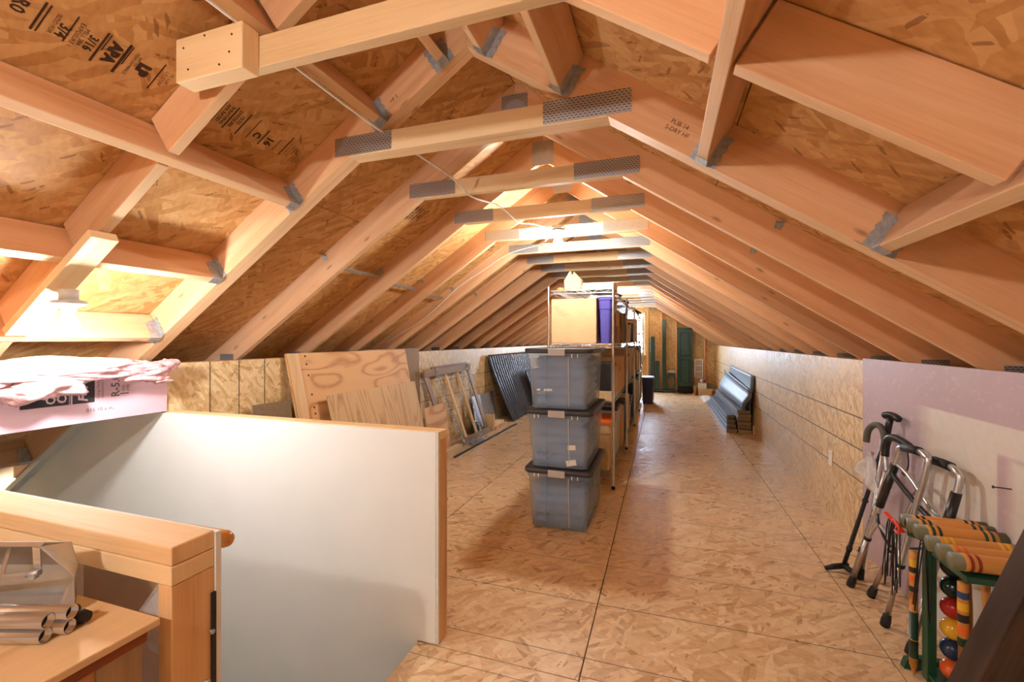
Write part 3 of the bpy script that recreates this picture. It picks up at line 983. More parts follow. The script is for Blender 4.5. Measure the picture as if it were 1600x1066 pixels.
for i, (s, d) in enumerate(PUR):
    B, U, Wv = pur_frame(s, d)
    B = B + Vector((0, 0, -0.006))
    y0, y1 = -1.40, GY - 0.002
    t = thing('purlin', (B.x, GY, B.z), PLAB[(s, i)], 'purlin', 'purlins hung on the girder truss')
    m2 = MB()
    c = [B - U * TH / 2, B + U * TH / 2, B + U * TH / 2 + Wv * (PD - 0.004), B - U * TH / 2 + Wv * (PD - 0.004)]
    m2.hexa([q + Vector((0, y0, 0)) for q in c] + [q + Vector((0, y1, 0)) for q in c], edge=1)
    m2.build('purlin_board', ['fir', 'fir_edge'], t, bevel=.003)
    # hanger: seat, two side straps, two flanges on the truss face
    m2 = MB()
    e = 0.0016; hh = 0.118
    g = 0.0006
    for sg in (-1, 1):
        a = B + U * sg * (TH / 2 + g); b2 = a + U * sg * e
        m2.hexa([a + Vector((0, y1 - .05, 0)), b2 + Vector((0, y1 - .05, 0)), b2 + Wv * hh * .8 + Vector((0, y1 - .05, 0)), a + Wv * hh * .8 + Vector((0, y1 - .05, 0)),
                 a + Vector((0, y1 - .0005, 0)), b2 + Vector((0, y1 - .0005, 0)), b2 + Wv * hh + Vector((0, y1 - .0005, 0)), a + Wv * hh + Vector((0, y1 - .0005, 0))])
        # scalloped flange
        prof = [(0, 0), (.030, .004), (.026, .028), (.032, .034), (.024, .060), (.031, .068), (.023, .094), (.030, .102), (.030, hh), (0, hh)]
        m2.prism([b2 + U * sg * px + Wv * pz + Vector((0, y1 - .0012, 0)) for px, pz in prof], (0, 0.0012, 0))
        for px, pz in ((.02, .016), (.021, .05), (.021, .084), (.02, .108)):
            q = b2 + U * sg * px + Wv * pz
            m2.tube([q + Vector((0, y1 - .004, 0)), q + Vector((0, y1 - .001, 0))], .0038, 6)
    a = B - Wv * g
    c = [a - U * (TH / 2 + g + e) - Wv * e, a + U * (TH / 2 + g + e) - Wv * e, a + U * (TH / 2 + g + e), a - U * (TH / 2 + g + e)]
    m2.hexa([q + Vector((0, y1 - .055, 0)) for q in c] + [q + Vector((0, y1 - .0005, 0)) for q in c])
    m2.build('joist_hanger', 'galvanised', t)
# short rafters in the plane Y=1.12 between purlins
RY = 1.092
SLABEL = {-1: ['short fir rafter between the two purlins just left of the ridge',
               'short fir rafter that meets the pine collar tie under a nailed block',
               'short fir rafter between the stencilled sheet purlin and the ragged purlin',
               'short fir rafter right above the stair light',
               'short fir rafter running down behind the stair light to the pink insulation'],
          1: ['short fir rafter at the right of the ridge above the pine collar tie',
              'short fir rafter left of the pale edged purlin, at the roof edge of view',
              'broad short fir rafter right of the pale edged purlin, half in shadow',
              'short fir rafter beyond the lower purlin of the right slope']}
for s in (-1, 1):
    ds = [d for (q, d) in PUR if q == s]
    if s == -1: ds = ds + [2.45]
    for i in range(len(ds) - 1):
        a, b = ds[i] + TH / 2 / CS + .002, ds[i + 1] - TH / 2 / CS - .002
        # square-cut ends follow the purlin faces
        xa, xb = XC + s * a, XC + s * b
        sh = s * PD * SN
        pl = [Vector((xa, RY, under(xa))), Vector((xb, RY, under(xb)))]
        up = Vector((s * SN, 0, CS)) * (PD - .003)
        poly = [pl[0], pl[1], pl[1] + up, pl[0] + up]
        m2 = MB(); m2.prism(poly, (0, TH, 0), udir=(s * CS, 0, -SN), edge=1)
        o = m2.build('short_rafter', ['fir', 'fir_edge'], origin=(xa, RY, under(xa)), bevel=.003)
        tag(o, SLABEL[s][i], 'rafter', 'short rafters between the purlins')
# near collar tie with its nailed block
NC = thing('collar_tie', (-0.8, 1.08, COLZ), 'pale pine collar tie without metal plates, a short block nailed over its end', 'collar tie')
m2 = MB(); m2.prism([(-1.385, 1.052, COLZ), (-0.15, 1.052, COLZ), (-0.15, 1.052, COLZ + .095), (-1.26, 1.052, COLZ + .095)], (0, TH, 0), udir=(1, 0, 0))
m2.build('tie_board', 'pine', NC, bevel=.003)
m2 = MB(); m2.box(-1.445, -1.17, .992, 1.0515, COLZ - .032, COLZ + .104); m2.build('nailed_block', 'pine', NC, bevel=.004)
for (x, z) in ((-1.41, .07), (-1.32, .09), (-1.21, .07), (-1.22, .02), (-1.39, .0), (-1.26, -.01)):
    m2 = MB(); m2.tube([(x, .9905, COLZ + z), (x, .994, COLZ + z)], .0035, 8); m2.build('nail', 'ink_brown', NC)

# small sheathing clips and steel straps on the rafters
def clip(x, y, lab, s):
    B, U, Wv = pur_frame(s, abs(x - XC))
    m2 = MB()
    c = B + Wv * (PD - .012) + Vector((0, y, 0))
    m2.prism([c - U * .02 + Vector((0, -.0016, 0)), c + U * .02 + Vector((0, -.0016, 0)), c + U * .02 - Wv * .03 + Vector((0, -.0016, 0)), c - U * .01 - Wv * .034 + Vector((0, -.0016, 0))], (0, .0014, 0))
    m2.box(c.x - .015, c.x + .015, c.y - .035, c.y - .0016, c.z - .004, c.z - .002)
    tag(m2.build('sheathing_clip', 'galvanised', origin=tuple(c)), lab, 'clip', 'sheathing clips')
for k in range(0, 5):
    y = 2.34 + .6096 * k
    clip(-1.98, y, ORD[k] + ' small steel sheathing clip on the left rafters beyond the girder truss', -1)
    clip(0.43, y, ORD[k] + ' small steel sheathing clip on the right rafters beyond the girder truss', 1)
for k in range(3):
    y0 = 2.34 + .6096 * (k) + TH + .001; y1 = y0 + .6096 - TH - .002
    x = -2.02 - .04 * k
    B, U, Wv = pur_frame(-1, abs(x - XC))
    c = B + Wv * (PD * .72)
    m2 = MB()
    m2.beam(c + Vector((0, y0, 0)), c + Vector((0, y1, 0)), .03, .002, up=Wv)
    m2.beam(c + U * .015 + Wv * .008 + Vector((0, y0, 0)), c + U * .015 + Wv * .008 + Vector((0, y1, 0)), .002, .016, up=Wv)
    tag(m2.build('steel_strap', 'galvanised', origin=tuple(c + Vector((0, y0, 0)))), ORD[k] + ' angled steel strap between left rafters, counted from the girder truss', 'strap', 'steel straps between rafters')

# ================================================================== the stair corner
# pink foam board on the short upstand above the stairs, with its printing
fb = thing('foam_board', (WL, 1.2, 0.945), 'pink foam insulation board with black printing above the stair opening', 'foam board')
m2 = MB(); m2.box(WL - .0115, WL + .014, WELL_Y0 - .1, 1.763, 0.94, WALLH - .005, axis=1); m2.build('foam_sheet', 'foam_pink', fb, bevel=.002)
FX = WL + .0146
def fquad(name, y0, y1, z0, z1, mat):
    m2 = MB(); m2.box(FX - .0004, FX, y0, y1, z0, z1, axis=1); return m2.build(name, mat, fb)
fquad('printed_block', 1.155, 1.325, 1.035, 1.18, 'ink')
fquad('printed_block', 1.338, 1.425, 1.035, 1.18, 'ink')
fquad('printed_rule', 1.328, 1.331, 1.035, 1.18, 'ink')
# letters run upwards (reading from the bottom edge): x axis = up, y axis = towards the stairs
UPV = (0, 0, 1); LV = (0, -1, 0)
text_obj('lettering', 'OWE', 0.048, 'foam_pink', fb, (FX + .0004, 1.275, 1.045), UPV, LV, bold=.001)
text_obj('lettering', 'COR', 0.048, 'foam_pink', fb, (FX + .0004, 1.315, 1.045), UPV, LV, bold=.001)
text_obj('lettering', 'FOAM', 0.05, 'foam_pink', fb, (FX + .0004, 1.395, 1.042), UPV, LV, shear=.25, bold=.002)
text_obj('lettering', 'Energy-Saving', 0.017, 'ink_grey', fb, (FX + .0004, 1.445, 1.05), UPV, LV)
text_obj('lettering', 'Aislamiento XPS', 0.017, 'ink_grey', fb, (FX + .0004, 1.462, 1.05), UPV, LV)
text_obj('lettering', 'R-5.0', 0.052, 'ink_grey', fb, (FX + .0004, 1.53, 1.05), UPV, LV, bold=.001)
text_obj('lettering', '1', 0.055, 'ink_grey', fb, (FX + .0004, 1.572, 1.05), UPV, LV)
text_obj('lettering', 'inch', 0.02, 'ink_grey', fb, (FX + .0004, 1.553, 1.075), UPV, LV)
text_obj('lettering', 'pulg.', 0.02, 'ink_grey', fb, (FX + .0004, 1.572, 1.075), UPV, LV)
text_obj('lettering', 'B15 10 a m.,', 0.024, 'ink_grey', fb, (FX + .0004, 1.39, 0.99), (0, 1, 0), (0, 0, 1))
m2 = MB()
arc = [(FX + .0005, 1.175 + .14 * math.sin(a), 1.17 - .10 * (1 - math.cos(a)) ) for a in [k * math.pi / 2 / 12 for k in range(13)]]
arc = [(FX + .0003, 1.18 + .13 * t, 1.16 - .11 * t ** .5) for t in [k / 12 for k in range(13)]]
m2.tube(arc, .0012, 6); m2.build('printed_arc', 'foam_pink', fb)

# pink fibreglass batt bulging over the foam board
def fluff(name, cx, cy, cz, rx, ry, rz, mat, parent, seed, n=40, amp=.35):
    rows = []
    for i in range(n // 2 + 1):
        a = math.pi * i / (n // 2); rr = max(math.sin(a), 1e-3)
        row = []
        for k in range(n):
            b = 2 * math.pi * k / n
            d = Vector((math.cos(b) * rr, math.sin(b) * rr, math.cos(a)))
            f = 1 + amp * noise.fractal(d * 1.8 + Vector((seed, seed * .7, 0)), 1.0, 2.0, 5)
            row.append((cx + d.x * rx * f, cy + d.y * ry * f, cz + d.z * rz * f))
        rows.append(row)
    m2 = MB(); m2.grid(rows, closed_v=True)
    return m2.build(name, mat, parent)
ins = thing('insulation_batt', (-2.5, 1.3, 1.2), 'torn pink fibreglass insulation batt bulging over the printed foam board', 'insulation')
fluff('batt', -2.545, 1.25, 1.20, .075, .38, .055, 'insulation_pink', ins, 1.0, 72, .38)
fluff('tuft', -2.545, 1.58, 1.185, .05, .14, .042, 'insulation_pink', ins, 4.0, 48, .5)
fluff('tuft', -2.54, 1.18, 1.15, .065, .15, .075, 'insulation_pink', ins, 9.0, 48, .35)
fluff('tuft', -2.53, 1.69, 1.205, .03, .06, .028, 'insulation_pink', ins, 13.0, 32, .5)
fluff('tuft', -2.53, 1.665, 1.125, .022, .05, .018, 'insulation_pink', ins, 17.0, 32, .5)
fluff('tuft', -2.53, 1.60, 1.145, .028, .09, .022, 'insulation_pink', ins, 21.0, 32, .5)
fluff('tuft', -2.54, 0.98, 1.185, .06, .14, .055, 'insulation_pink', ins, 25.0, 40, .4)
# board carrying the stair lamp, below the short rafters
m2 = MB()
a = Vector((-1.98, 1.10, under(-1.98) - .028)); b = Vector((-2.52, 1.10, under(-2.52) - .028))
m2.beam(a, b, .089, .034, up=(-SN, 0, CS))
tag(m2.build('lamp_cleat', 'pine', origin=tuple(a), bevel=.002), 'pale pine cleat nailed below the short rafters to carry the stair light', 'cleat')
# framing seen below the foam board, in the eave of the stairwell
m2 = MB(); m2.prism([(XC - d, 1.712, under(XC - d) - .04) for d in (2.3, 3.5)] + [(XC - d, 1.712, under(XC - d) - .002) for d in (3.5, 2.3)], (0, .038, 0), udir=(-CS, 0, -SN))
tag(m2.build('eave_rafter', 'drywall', origin=(-3.2, 1.712, .9)), 'white painted rafter edge sloping down beside the stairwell wall', 'rafter')
for (d, lab) in ((2.52, 'upper fir eave purlin below the foam board in the stairwell'), (2.98, 'lower fir eave purlin below the foam board in the stairwell')):
    B, U, Wv = pur_frame(-1, d)
    t = thing('eave_purlin', (B.x, 1.2, B.z), lab, 'purlin', 'eave purlins over the stairs')
    m2 = MB()
    c = [B - U * TH / 2, B + U * TH / 2, B + U * TH / 2 + Wv * (PD - .004), B - U * TH / 2 + Wv * (PD - .004)]
    m2.hexa([q + Vector((0, .73, 0)) for q in c] + [q + Vector((0, 1.695, 0)) for q in c]); m2.build('purlin_board', 'fir', t, bevel=.002)
    m2 = MB()
    c = [B - U * .021 - Wv * .002, B + U * .021 - Wv * .002, B + U * .021 + Wv * .09, B - U * .021 + Wv * .09]
    m2.face([q + Vector((0, 1.64, 0)) for q in (c[0], c[3])] + [q + Vector((0, 1.6965, 0)) for q in (c[3], c[0])])
    m2.face([q + Vector((0, 1.64, 0)) for q in (c[1], c[2])] + [q + Vector((0, 1.6965, 0)) for q in (c[2], c[1])])
    m2.face([q + Vector((0, 1.64, 0)) for q in (c[0], c[1])] + [q + Vector((0, 1.6965, 0)) for q in (c[1], c[0])])
    m2.build('joist_hanger', 'galvanised', t)

# ================================================================== workbench corner with tubes and reflector
BZ = 0.815
wbn = thing('work_cabinet', (-1.5, 0.3, 0), 'wooden work cabinet with a plywood top and reddish brown trim against the guard wall', 'cabinet')
m2 = MB(); m2.box(-2.1, -0.90, -0.25, 0.59, BZ - .014, BZ, axis=1); m2.build('top_board', 'bench_wood', wbn, bevel=.002)
m2 = MB(); m2.box(-2.08, -0.914, -0.23, 0.578, BZ - .040, BZ - .0145, axis=1); m2.build('trim', 'mahogany', wbn, bevel=.003)
m2 = MB(); m2.box(-2.06, -0.925, -0.21, 0.50, 0.0, BZ - .0405); m2.build('side_panel', 'bench_side', wbn)
m2 = MB(); m2.box(-0.985, -0.922, 0.5005, 0.572, 0.0, BZ - .0405); m2.build('corner_post', 'old_wood', wbn)
m2 = MB(); m2.box(-0.9215, -0.9195, 0.515, 0.520, BZ - .085, BZ - .075); m2.build('screw', 'galvanised', wbn)
# chrome tubes
TUB = 'chrome tubes stacked on the work cabinet'
R0 = .0123
AX = Vector((0.9476, 0.3195, 0)); PX = Vector((-0.3195, 0.9476, 0))      # the tubes and the trough lie at a slant
T0 = Vector((-1.008, 0.478, 0))
for (s, q, z, lab) in ((-.005, 0, BZ + R0 + .0005, 'bottom chrome tube of the stack, furthest from the metal reflector'),
                       (.012, .026, BZ + R0 + .0005, 'bottom chrome tube of the stack, beside the metal reflector'),
                       (0, 0, BZ + R0 * 3 + .0015, 'top chrome tube of the stack, furthest from the metal reflector'),
                       (.016, .026, BZ + R0 * 3 + .0015, 'top chrome tube of the stack, beside the metal reflector')):
    e = T0 + AX * s + PX * q + Vector((0, 0, z))
    m2 = MB()
    m2.lathe([(0, R0 - .0015), (0, R0), (.55, R0), (.55, R0 - .0015), (0, R0 - .0015)], e, -AX, 22)
    t = tag(m2.build('metal_tube', 'chrome', origin=(e.x, e.y, e.z - R0)), lab, 'tube', TUB)
    m2 = MB(); m2.lathe([(.012, .0001), (.012, R0 - .0019)], e, -AX, 18); m2.build('tube_bore', 'rubber', t)
e = T0 + AX * .008 + PX * .0525
m2 = MB(); m2.tube([e + Vector((0, 0, BZ + .012)) - AX * .03, e + Vector((0, 0, BZ + .014)), e + Vector((0, 0, BZ + .014)) + AX * .012], [.0115, .0125, .009], 12)
m2.tube([e + Vector((0, 0, BZ + .022)) - AX * .02, e + Vector((0, 0, BZ + .03)) - AX * .01], .008, 8)
tag(m2.build('rubber_cap', 'rubber', origin=(e.x, e.y, BZ)), 'black rubber cap between the chrome tubes and the metal reflector', 'cap')
# metal reflector trough with an end plate and a brace
rf = thing('lamp_reflector', (-1.2, 0.5, BZ), 'open aluminium reflector trough with a brace lying behind the chrome tubes', 'reflector')
E0 = Vector((-1.105, 0.528, BZ))
LP_ = lambda s, q, z: E0 + AX * s + PX * q + Vector((0, 0, z))
pf = [(-.020, .140), (-.012, .145), (.040, .122), (.054, .07), (.036, .016), (.012, .001)]
m2 = MB()
m2.grid([[LP_(s, q, z) for q, z in pf] for s in (-.6, 0)], smooth=False)
q_ = m2.build('trough', 'aluminium', rf); sm = q_.modifiers.new('thick', 'SOLIDIFY'); sm.thickness = .0015
m2 = MB()
ep = [LP_(*c) for c in ((0, -.02, .14), (.046, .0, .075), (.040, .008, .014), (.028, .010, .0015), (0, .012, .0015), (0, .054, .07), (0, .04, .122))]
m2.face([ep[0], ep[1], ep[5], ep[6]]); m2.face([ep[1], ep[2], ep[3], ep[4], ep[5]])
q_ = m2.build('end_plate', 'aluminium', rf); sm = q_.modifiers.new('thick', 'SOLIDIFY'); sm.thickness = .0015
m2 = MB(); m2.beam(LP_(-.015, -.012, .085), LP_(-.35, -.012, .045), .012, .002, up=-PX); m2.beam(LP_(-.012, -.012, .088), LP_(-.008, -.018, .138), .014, .002, up=-PX); m2.beam(LP_(-.10, .02, .12), LP_(-.085, -.01, .07), .008, .002, up=-PX); m2.build('brace', 'chrome', rf)
m2 = MB(); m2.tube([LP_(-.014, -.012, .085), LP_(-.014, -.022, .085)], .007, 6); m2.tube([LP_(-.026, -.018, .087), LP_(-.002, -.018, .091)], .0055, 6); m2.build('wing_nut', 'galvanised', rf)
# clear plastic sheet in the open bay of the guard wall
m2 = MB(); m2.face([(-1.12, .66, .70), (-0.96, .63, .70), (-0.955, .63, .845), (-0.99, .655, .845)])
o = m2.build('plastic_sheet', 'plastic_film', origin=(-1.0, .65, .7)); sm = o.modifiers.new('thick', 'SOLIDIFY'); sm.thickness = .0006
tag(o, 'clear plastic sheet standing in the open bay of the guard wall', 'plastic sheet')

# ================================================================== storage bins
def rrect(x0, x1, y0, y1, r, z, n=4):
    pts = []
    for (cx, cy, a0) in ((x1 - r, y0 + r, -math.pi / 2), (x1 - r, y1 - r, 0), (x0 + r, y1 - r, math.pi / 2), (x0 + r, y0 + r, math.pi)):
        for k in range(n + 1):
            a = a0 + k * math.pi / 2 / n
            pts.append((cx + r * math.cos(a), cy + r * math.sin(a), z))
    return pts
def bin_thing(z0, h, label, papers, cont, seed):
    t = thing('storage_bin', (-0.70, 3.45, z0), label, 'storage bin', 'clear storage bins in a stack')
    X0, X1, Y0, Y1 = -0.925, -0.475, 3.085, 3.79
    m2 = MB()
    tap = .028
    rows = []
    for f, extra in ((0, tap + .012), (0.0, tap), (.02, tap - .004), (.55, tap * .45), (.90, 0.004), (.905, -.004), (1, -.006)):
        rows.append(rrect(X0 + extra, X1 - extra, Y0 + extra, Y1 - extra, .035, z0 + .001 + f * (h - .03)))
    m2.grid(rows, closed_v=True)
    m2.face(rows[0][::-1])
    m2.build('body', 'bin_clear', t)
    for x in (-0.79, -0.625):                     # moulded ribs on the front
        m2 = MB(); m2.beam((x, Y0 + tap - .003, z0 + .02), (x, Y0 - .003, z0 + h - .06), .006, .006, up=(0, -1, 0)); m2.build('rib', 'bin_clear' if x < -.7 else 'latch_grey', t)
    for x in (-.87, -.84, -.60, -.56):
        m2 = MB(); m2.box(x - .003, x + .003, Y0 - .008, Y0 - .002, z0 + h - .065, z0 + h - .04); m2.build('rib', 'white_plastic', t)
    m2 = MB()
    rows = [rrect(X0 - .018, X1 + .018, Y0 - .02, Y1 + .02, .045, z0 + h - .036), rrect(X0 - .022, X1 + .022, Y0 - .024, Y1 + .024, .047, z0 + h - .03),
            rrect(X0 - .022, X1 + .022, Y0 - .024, Y1 + .024, .047, z0 + h - .006), rrect(X0 - .016, X1 + .016, Y0 - .018, Y1 + .018, .042, z0 + h - .002),
            rrect(X0 + .02, X1 - .02, Y0 + .02, Y1 - .02, .03, z0 + h - .002), rrect(X0 + .03, X1 - .03, Y0 + .03, Y1 - .03, .03, z0 + h - .012)]
    m2.grid(rows, closed_v=True); m2.face(rows[-1])
    m2.face(rows[0][::-1])
    m2.build('lid', 'lid_grey', t)
    m2 = MB(); m2.box(-.765, -.645, Y0 - .034, Y0 - .0245, z0 + h - .052, z0 + h - .003, axis=0); lt = m2.build('latch', 'latch_grey', t, bevel=.003)
    m2 = MB(); m2.box(-.765, -.645, Y1 + .0245, Y1 + .034, z0 + h - .052, z0 + h - .003, axis=0); m2.build('latch', 'latch_grey', t, bevel=.003)
    for (x, dz, w, hh, rot) in papers:
        m2 = MB()
        c = Vector((x, Y0 + tap * (1 - dz / h) - .0045, z0 + dz))
        m2.beam(c - Vector((w / 2, 0, rot)), c + Vector((w / 2, 0, rot)), .0012, hh, up=(0, 0, 1)); m2.build('tape_label', 'paper', t)
    # folded cloth inside: wavy layers
    pile = thing('cloth_pile', (-0.70, 3.45, z0 + .012), 'folded blue cloth seen through the ' + ('bottom', 'middle', 'topmost')[seed - 1] + ' clear storage bin', 'cloth', 'cloth piles in the clear bins')
    z = z0 + .012; k = 0
    while z < z0 + h * cont:
        th = .06 + .03 * random.random()
        rows = []
        e = tap + .012
        for f, ins_ in ((0, .02), (.25, .004), (.5, 0), (.75, .004), (1, .02)):
            ring = rrect(X0 + e + ins_ + .004 * k % .01, X1 - e - ins_, Y0 + e + ins_, Y1 - e - ins_, .03, z + f * th, 6)
            ring2 = []
            for i, p in enumerate(ring):
                ring2.append((p[0] - .006 * noise.noise(Vector((p[0] * 9, p[1] * 9, seed + k))), p[1], p[2] + .018 * noise.noise(Vector((p[0] * 7, p[1] * 7, seed + k * 3)))))
            rows.append(ring2)
        m2 = MB(); m2.grid(rows, closed_v=True); m2.face(rows[-1]); m2.face(rows[0][::-1])
        m2.build('folded_cloth', ['denim_blue', 'grey_cloth', 'denim_blue'][k % 3], pile)
        z += th + .001; k += 1
    return t
bin_thing(0.0, .43, 'clear storage bin with dark lid, bottom one of the stack on the floor', [], .62, 1)
bin_thing(.43, .418, 'clear storage bin with two paper tape scraps, middle one of the stack', [(-.605, .155, .055, .035, .002), (-.61, .045, .07, .04, .008)], .82, 2)
bin_thing(.848, .432, 'clear storage bin with a white tape strip, topmost of the stack', [(-.775, .135, .06, .016, .001), (-.845, .135, .025, .014, .002)], .78, 3)

# ================================================================== wire shelving
RX0, RX1 = -1.018, -0.423
RY0, RL = 4.09, 1.55
SHZ = [.135, .775, 1.30, 1.80]
m2 = MB()
for x in (0.02, RX1 - RX0 - .02):
    for z in (0, -.032):
        m2.beam((x, 0.02, z), (x, RL - .02, z), .007, .007)
    n = 22
    for k in range(n):
        ya = .02 + (RL - .04) * k / n; yb = .02 + (RL - .04) * (k + 1) / n
        m2.beam((x, ya, -.032 if k % 2 else 0), (x, yb, 0 if k % 2 else -.032), .004, .004)
for y in (0.02, RL - .02):
    for z in (0, -.032):
        m2.beam((0.02, y, z), (RX1 - RX0 - .02, y, z), .007, .007)
    for k in range(10):
        xa = .02 + (RX1 - RX0 - .04) * k / 10; xb = .02 + (RX1 - RX0 - .04) * (k + 1) / 10
        m2.beam((xa, y, -.032 if k % 2 else 0), (xb, y, 0 if k % 2 else -.032), .004, .004)
for k in range(1, 52):
    y = .02 + (RL - .04) * k / 52
    m2.beam((0.02, y, .003), (RX1 - RX0 - .02, y, .003), .0045, .0045)
for k in range(1, 3):
    x = .02 + (RX1 - RX0 - .04) * k / 3
    m2.beam((x, 0.02, -.004), (x, RL - .02, -.004), .007, .007)
WIRE = m2.mesh('wire_shelf', 'rack_chrome')
m2 = MB(); m2.lathe([(0, .0001), (0, .016), (.02, .016), (.03, .0125), (1.83, .0125), (1.842, .010), (1.845, .0001)], (0, 0, 0), (0, 0, 1), 12, mi=lambda i, j: 1 if i < 3 else 0)
POST = m2.mesh('post', ['rack_chrome', 'rubber'])
RORD = ['nearest', 'second', 'third', 'farthest']
RLAB = ['chrome wire shelving rack right behind the stack of clear bins', 'second chrome wire rack of the row, counted from the clear bins',
        'third chrome wire rack of the row, counted from the clear bins', 'last chrome wire rack of the row, beside the gable window']
for r in range(4):
    y = RY0 + r * RL
    t = thing('wire_rack', (RX0, y, 0), RLAB[r], 'shelf rack', 'wire racks in a row')
    for yy in ([y, y + RL] if r == 0 else [y + RL]):
        for x in (RX0, RX1):
            inst('post', POST, t, (x, yy, 0))
    for z in SHZ:
        inst('wire_shelf', WIRE, t, (RX0, y, z))
SZ = [z + .0062 for z in SHZ]

def carton(x0, x1, y0, y1, z, h, label, mat='cardboard', tape=True, group=None, name='cardboard_box'):
    t = thing(name, ((x0 + x1) / 2, (y0 + y1) / 2, z), label, 'box', group)
    m2 = MB(); m2.box(x0, x1, y0, y1, z, z + h - .004, axis=2); m2.build('carton', mat, t, bevel=.004)
    m2 = MB()
    ym = (y0 + y1) / 2
    m2.box(x0 + .001, x1 - .001, y0 + .001, ym - .0015, z + h - .0035, z + h); m2.box(x0 + .001, x1 - .001, ym + .0015, y1 - .001, z + h - .0035, z + h)
    m2.build('flaps', mat, t)
    if tape:
        m2 = MB(); m2.box(x0 - .0006, x1 + .0006, ym - .025, ym + .025, z + h - .05, z + h + .0006); m2.build('packing_tape', 'kraft', t)
    return t
def tote(x0, x1, y0, y1, z, h, label, body, lid, group=None, name='storage_tote'):
    t = thing(name, ((x0 + x1) / 2, (y0 + y1) / 2, z), label, 'storage tote', group)
    r = min(.03, (x1 - x0) * .2)
    tp = min(.02, (x1 - x0) * .12)
    m2 = MB()
    rows = [rrect(x0 + tp, x1 - tp, y0 + tp, y1 - tp, r, z, 3), rrect(x0 + tp * .35, x1 - tp * .35, y0 + tp * .35, y1 - tp * .35, r, z + h * .72, 3),
            rrect(x0 + tp * .1, x1 - tp * .1, y0 + tp * .1, y1 - tp * .1, r, z + h * .74, 3), rrect(x0, x1, y0, y1, r, z + h - .03, 3)]
    m2.grid(rows, closed_v=True, smooth=False); m2.face(rows[0][::-1]); m2.face(rows[-1]); m2.build('tub', body, t)
    m2 = MB()
    rows = [rrect(x0 - .006, x1 + .006, y0 - .006, y1 + .006, r, z + h - .0295, 3), rrect(x0 - .006, x1 + .006, y0 - .006, y1 + .006, r, z + h - .006, 3),
            rrect(x0 + .012, x1 - .012, y0 + .012, y1 - .012, r, z + h, 3)]
    m2.grid(rows, closed_v=True, smooth=False); m2.face(rows[0][::-1]); m2.face(rows[-1]); m2.build('lid', lid, t)
    for yy in (y0 + (y1 - y0) * .33, y0 + (y1 - y0) * .66):
        m2 = MB(); m2.beam((x1 - tp * .6 + .003, yy, z + h * .05), (x1 - tp * .1 + .003, yy, z + h * .70), .012, .006, up=(1, 0, 0)); m2.build('rib', body, t)
    return t
# nearest rack
t = carton(-1.0, -0.578, 4.13, 4.52, SZ[2], .415, 'large plain cardboard box with handwriting, on the upper shelf above the clear bins')
for ln, (zz, n) in enumerate(((1.655, 4), (1.635, 7), (1.615, 5), (1.597, 8), (1.575, 5))):
    m2 = MB(); pts = []
    x = -.985 + .012 * ln
    for k in range(n * 6):
        pts.append((x + k * .0028, 4.1292, zz - k * .0006 + .006 * math.sin(k * 2.1 + ln) * (0.4 + 0.6 * abs(math.sin(k * .7)))))
    m2.tube(pts, .0007, 4, smooth=False); m2.build('handwriting', 'ink_brown', t)
tote(-.555, -.44, 4.12, 4.62, SZ[2], .425, 'deep purple plastic tote beside the large cardboard box on the upper shelf', 'purple_plastic', 'purple_plastic')
GA = 'cartons and bins on the wire racks'
carton(-.62, -.44, 4.68, 4.98, SZ[2], .17, 'low dark carton on the upper shelf, under a smaller carton', 'cardboard_dark', group=GA)
carton(-.60, -.45, 4.72, 5.0, SZ[2] + .171, .17, 'small plain carton stacked on the low dark carton behind the purple tote', 'cardboard', group=GA)
carton(-.62, -.44, 5.06, 5.5, SZ[2], .33, 'camouflage patterned box on the upper shelf of the nearest rack', 'camo', False, group=GA)
tote(-.98, -.66, 4.68, 5.2, SZ[2], .36, 'navy plastic tote at the back of the upper shelf of the nearest rack', 'navy_plastic', 'lid_grey', GA)
# middle shelf
tote(-.98, -.60, 4.14, 4.60, SZ[1], .40, 'tall cloudy plastic bin on the middle shelf right behind the clear bins', 'latch_grey', 'white_plastic', GA)
carton(-.585, -.44, 4.14, 4.42, SZ[1] + .0, .09, 'flat wooden toned carton on the middle shelf under the black case', 'kraft', False, group=GA)
carton(-.58, -.45, 4.15, 4.40, SZ[1] + .0905, .26, 'black upright case on the middle shelf above a flat carton', 'black_satin', False, group=GA)
carton(-.585, -.44, 4.5, 4.75, SZ[1], .30, 'pale plain carton next to the black case on the middle shelf', 'kraft', True, group=GA)
carton(-.62, -.44, 4.80, 5.08, SZ[1], .22, 'squat carton on the middle shelf carrying a red toy', 'cardboard', True, group=GA)
carton(-.66, -.44, 5.14, 5.52, SZ[1], .37, 'tall brown carton at the end of the middle shelf, nearest rack', 'cardboard', True, group=GA)
m2 = MB(); m2.sphere((-.50, 4.92, SZ[1] + .2215 + .03), .032, 12, sc=(1.2, 1.5, .9)); m2.sphere((-.50, 4.96, SZ[1] + .2215 + .075), .02, 10); m2.tube([(-.50, 4.9, SZ[1] + .27), (-.47, 4.86, SZ[1] + .29)], .008, 8)
tag(m2.build('toy', 'red_plastic', origin=(-.5, 4.92, SZ[1] + .22)), 'small red plastic toy sitting on a squat carton in the rack', 'toy')
# bottom shelf
tote(-.74, -.445, 4.14, 4.58, SZ[0], .46, 'cloudy tub with a bright orange lid on the bottom shelf', 'kraft', 'orange_plastic')
tote(-.74, -.445, 4.68, 5.12, SZ[0], .50, 'grey tub with a black lid beside the orange lidded tub', 'latch_grey', 'lid_grey')
carton(-.76, -.445, 5.18, 5.52, SZ[0], .42, 'brown carton at the end of the bottom shelf, nearest rack', 'cardboard', True, group=GA)
tote(-1.0, -.77, 4.15, 5.0, SZ[0], .40, 'long grey tote at the back of the bottom shelf', 'grey_cloth', 'lid_grey', GA)
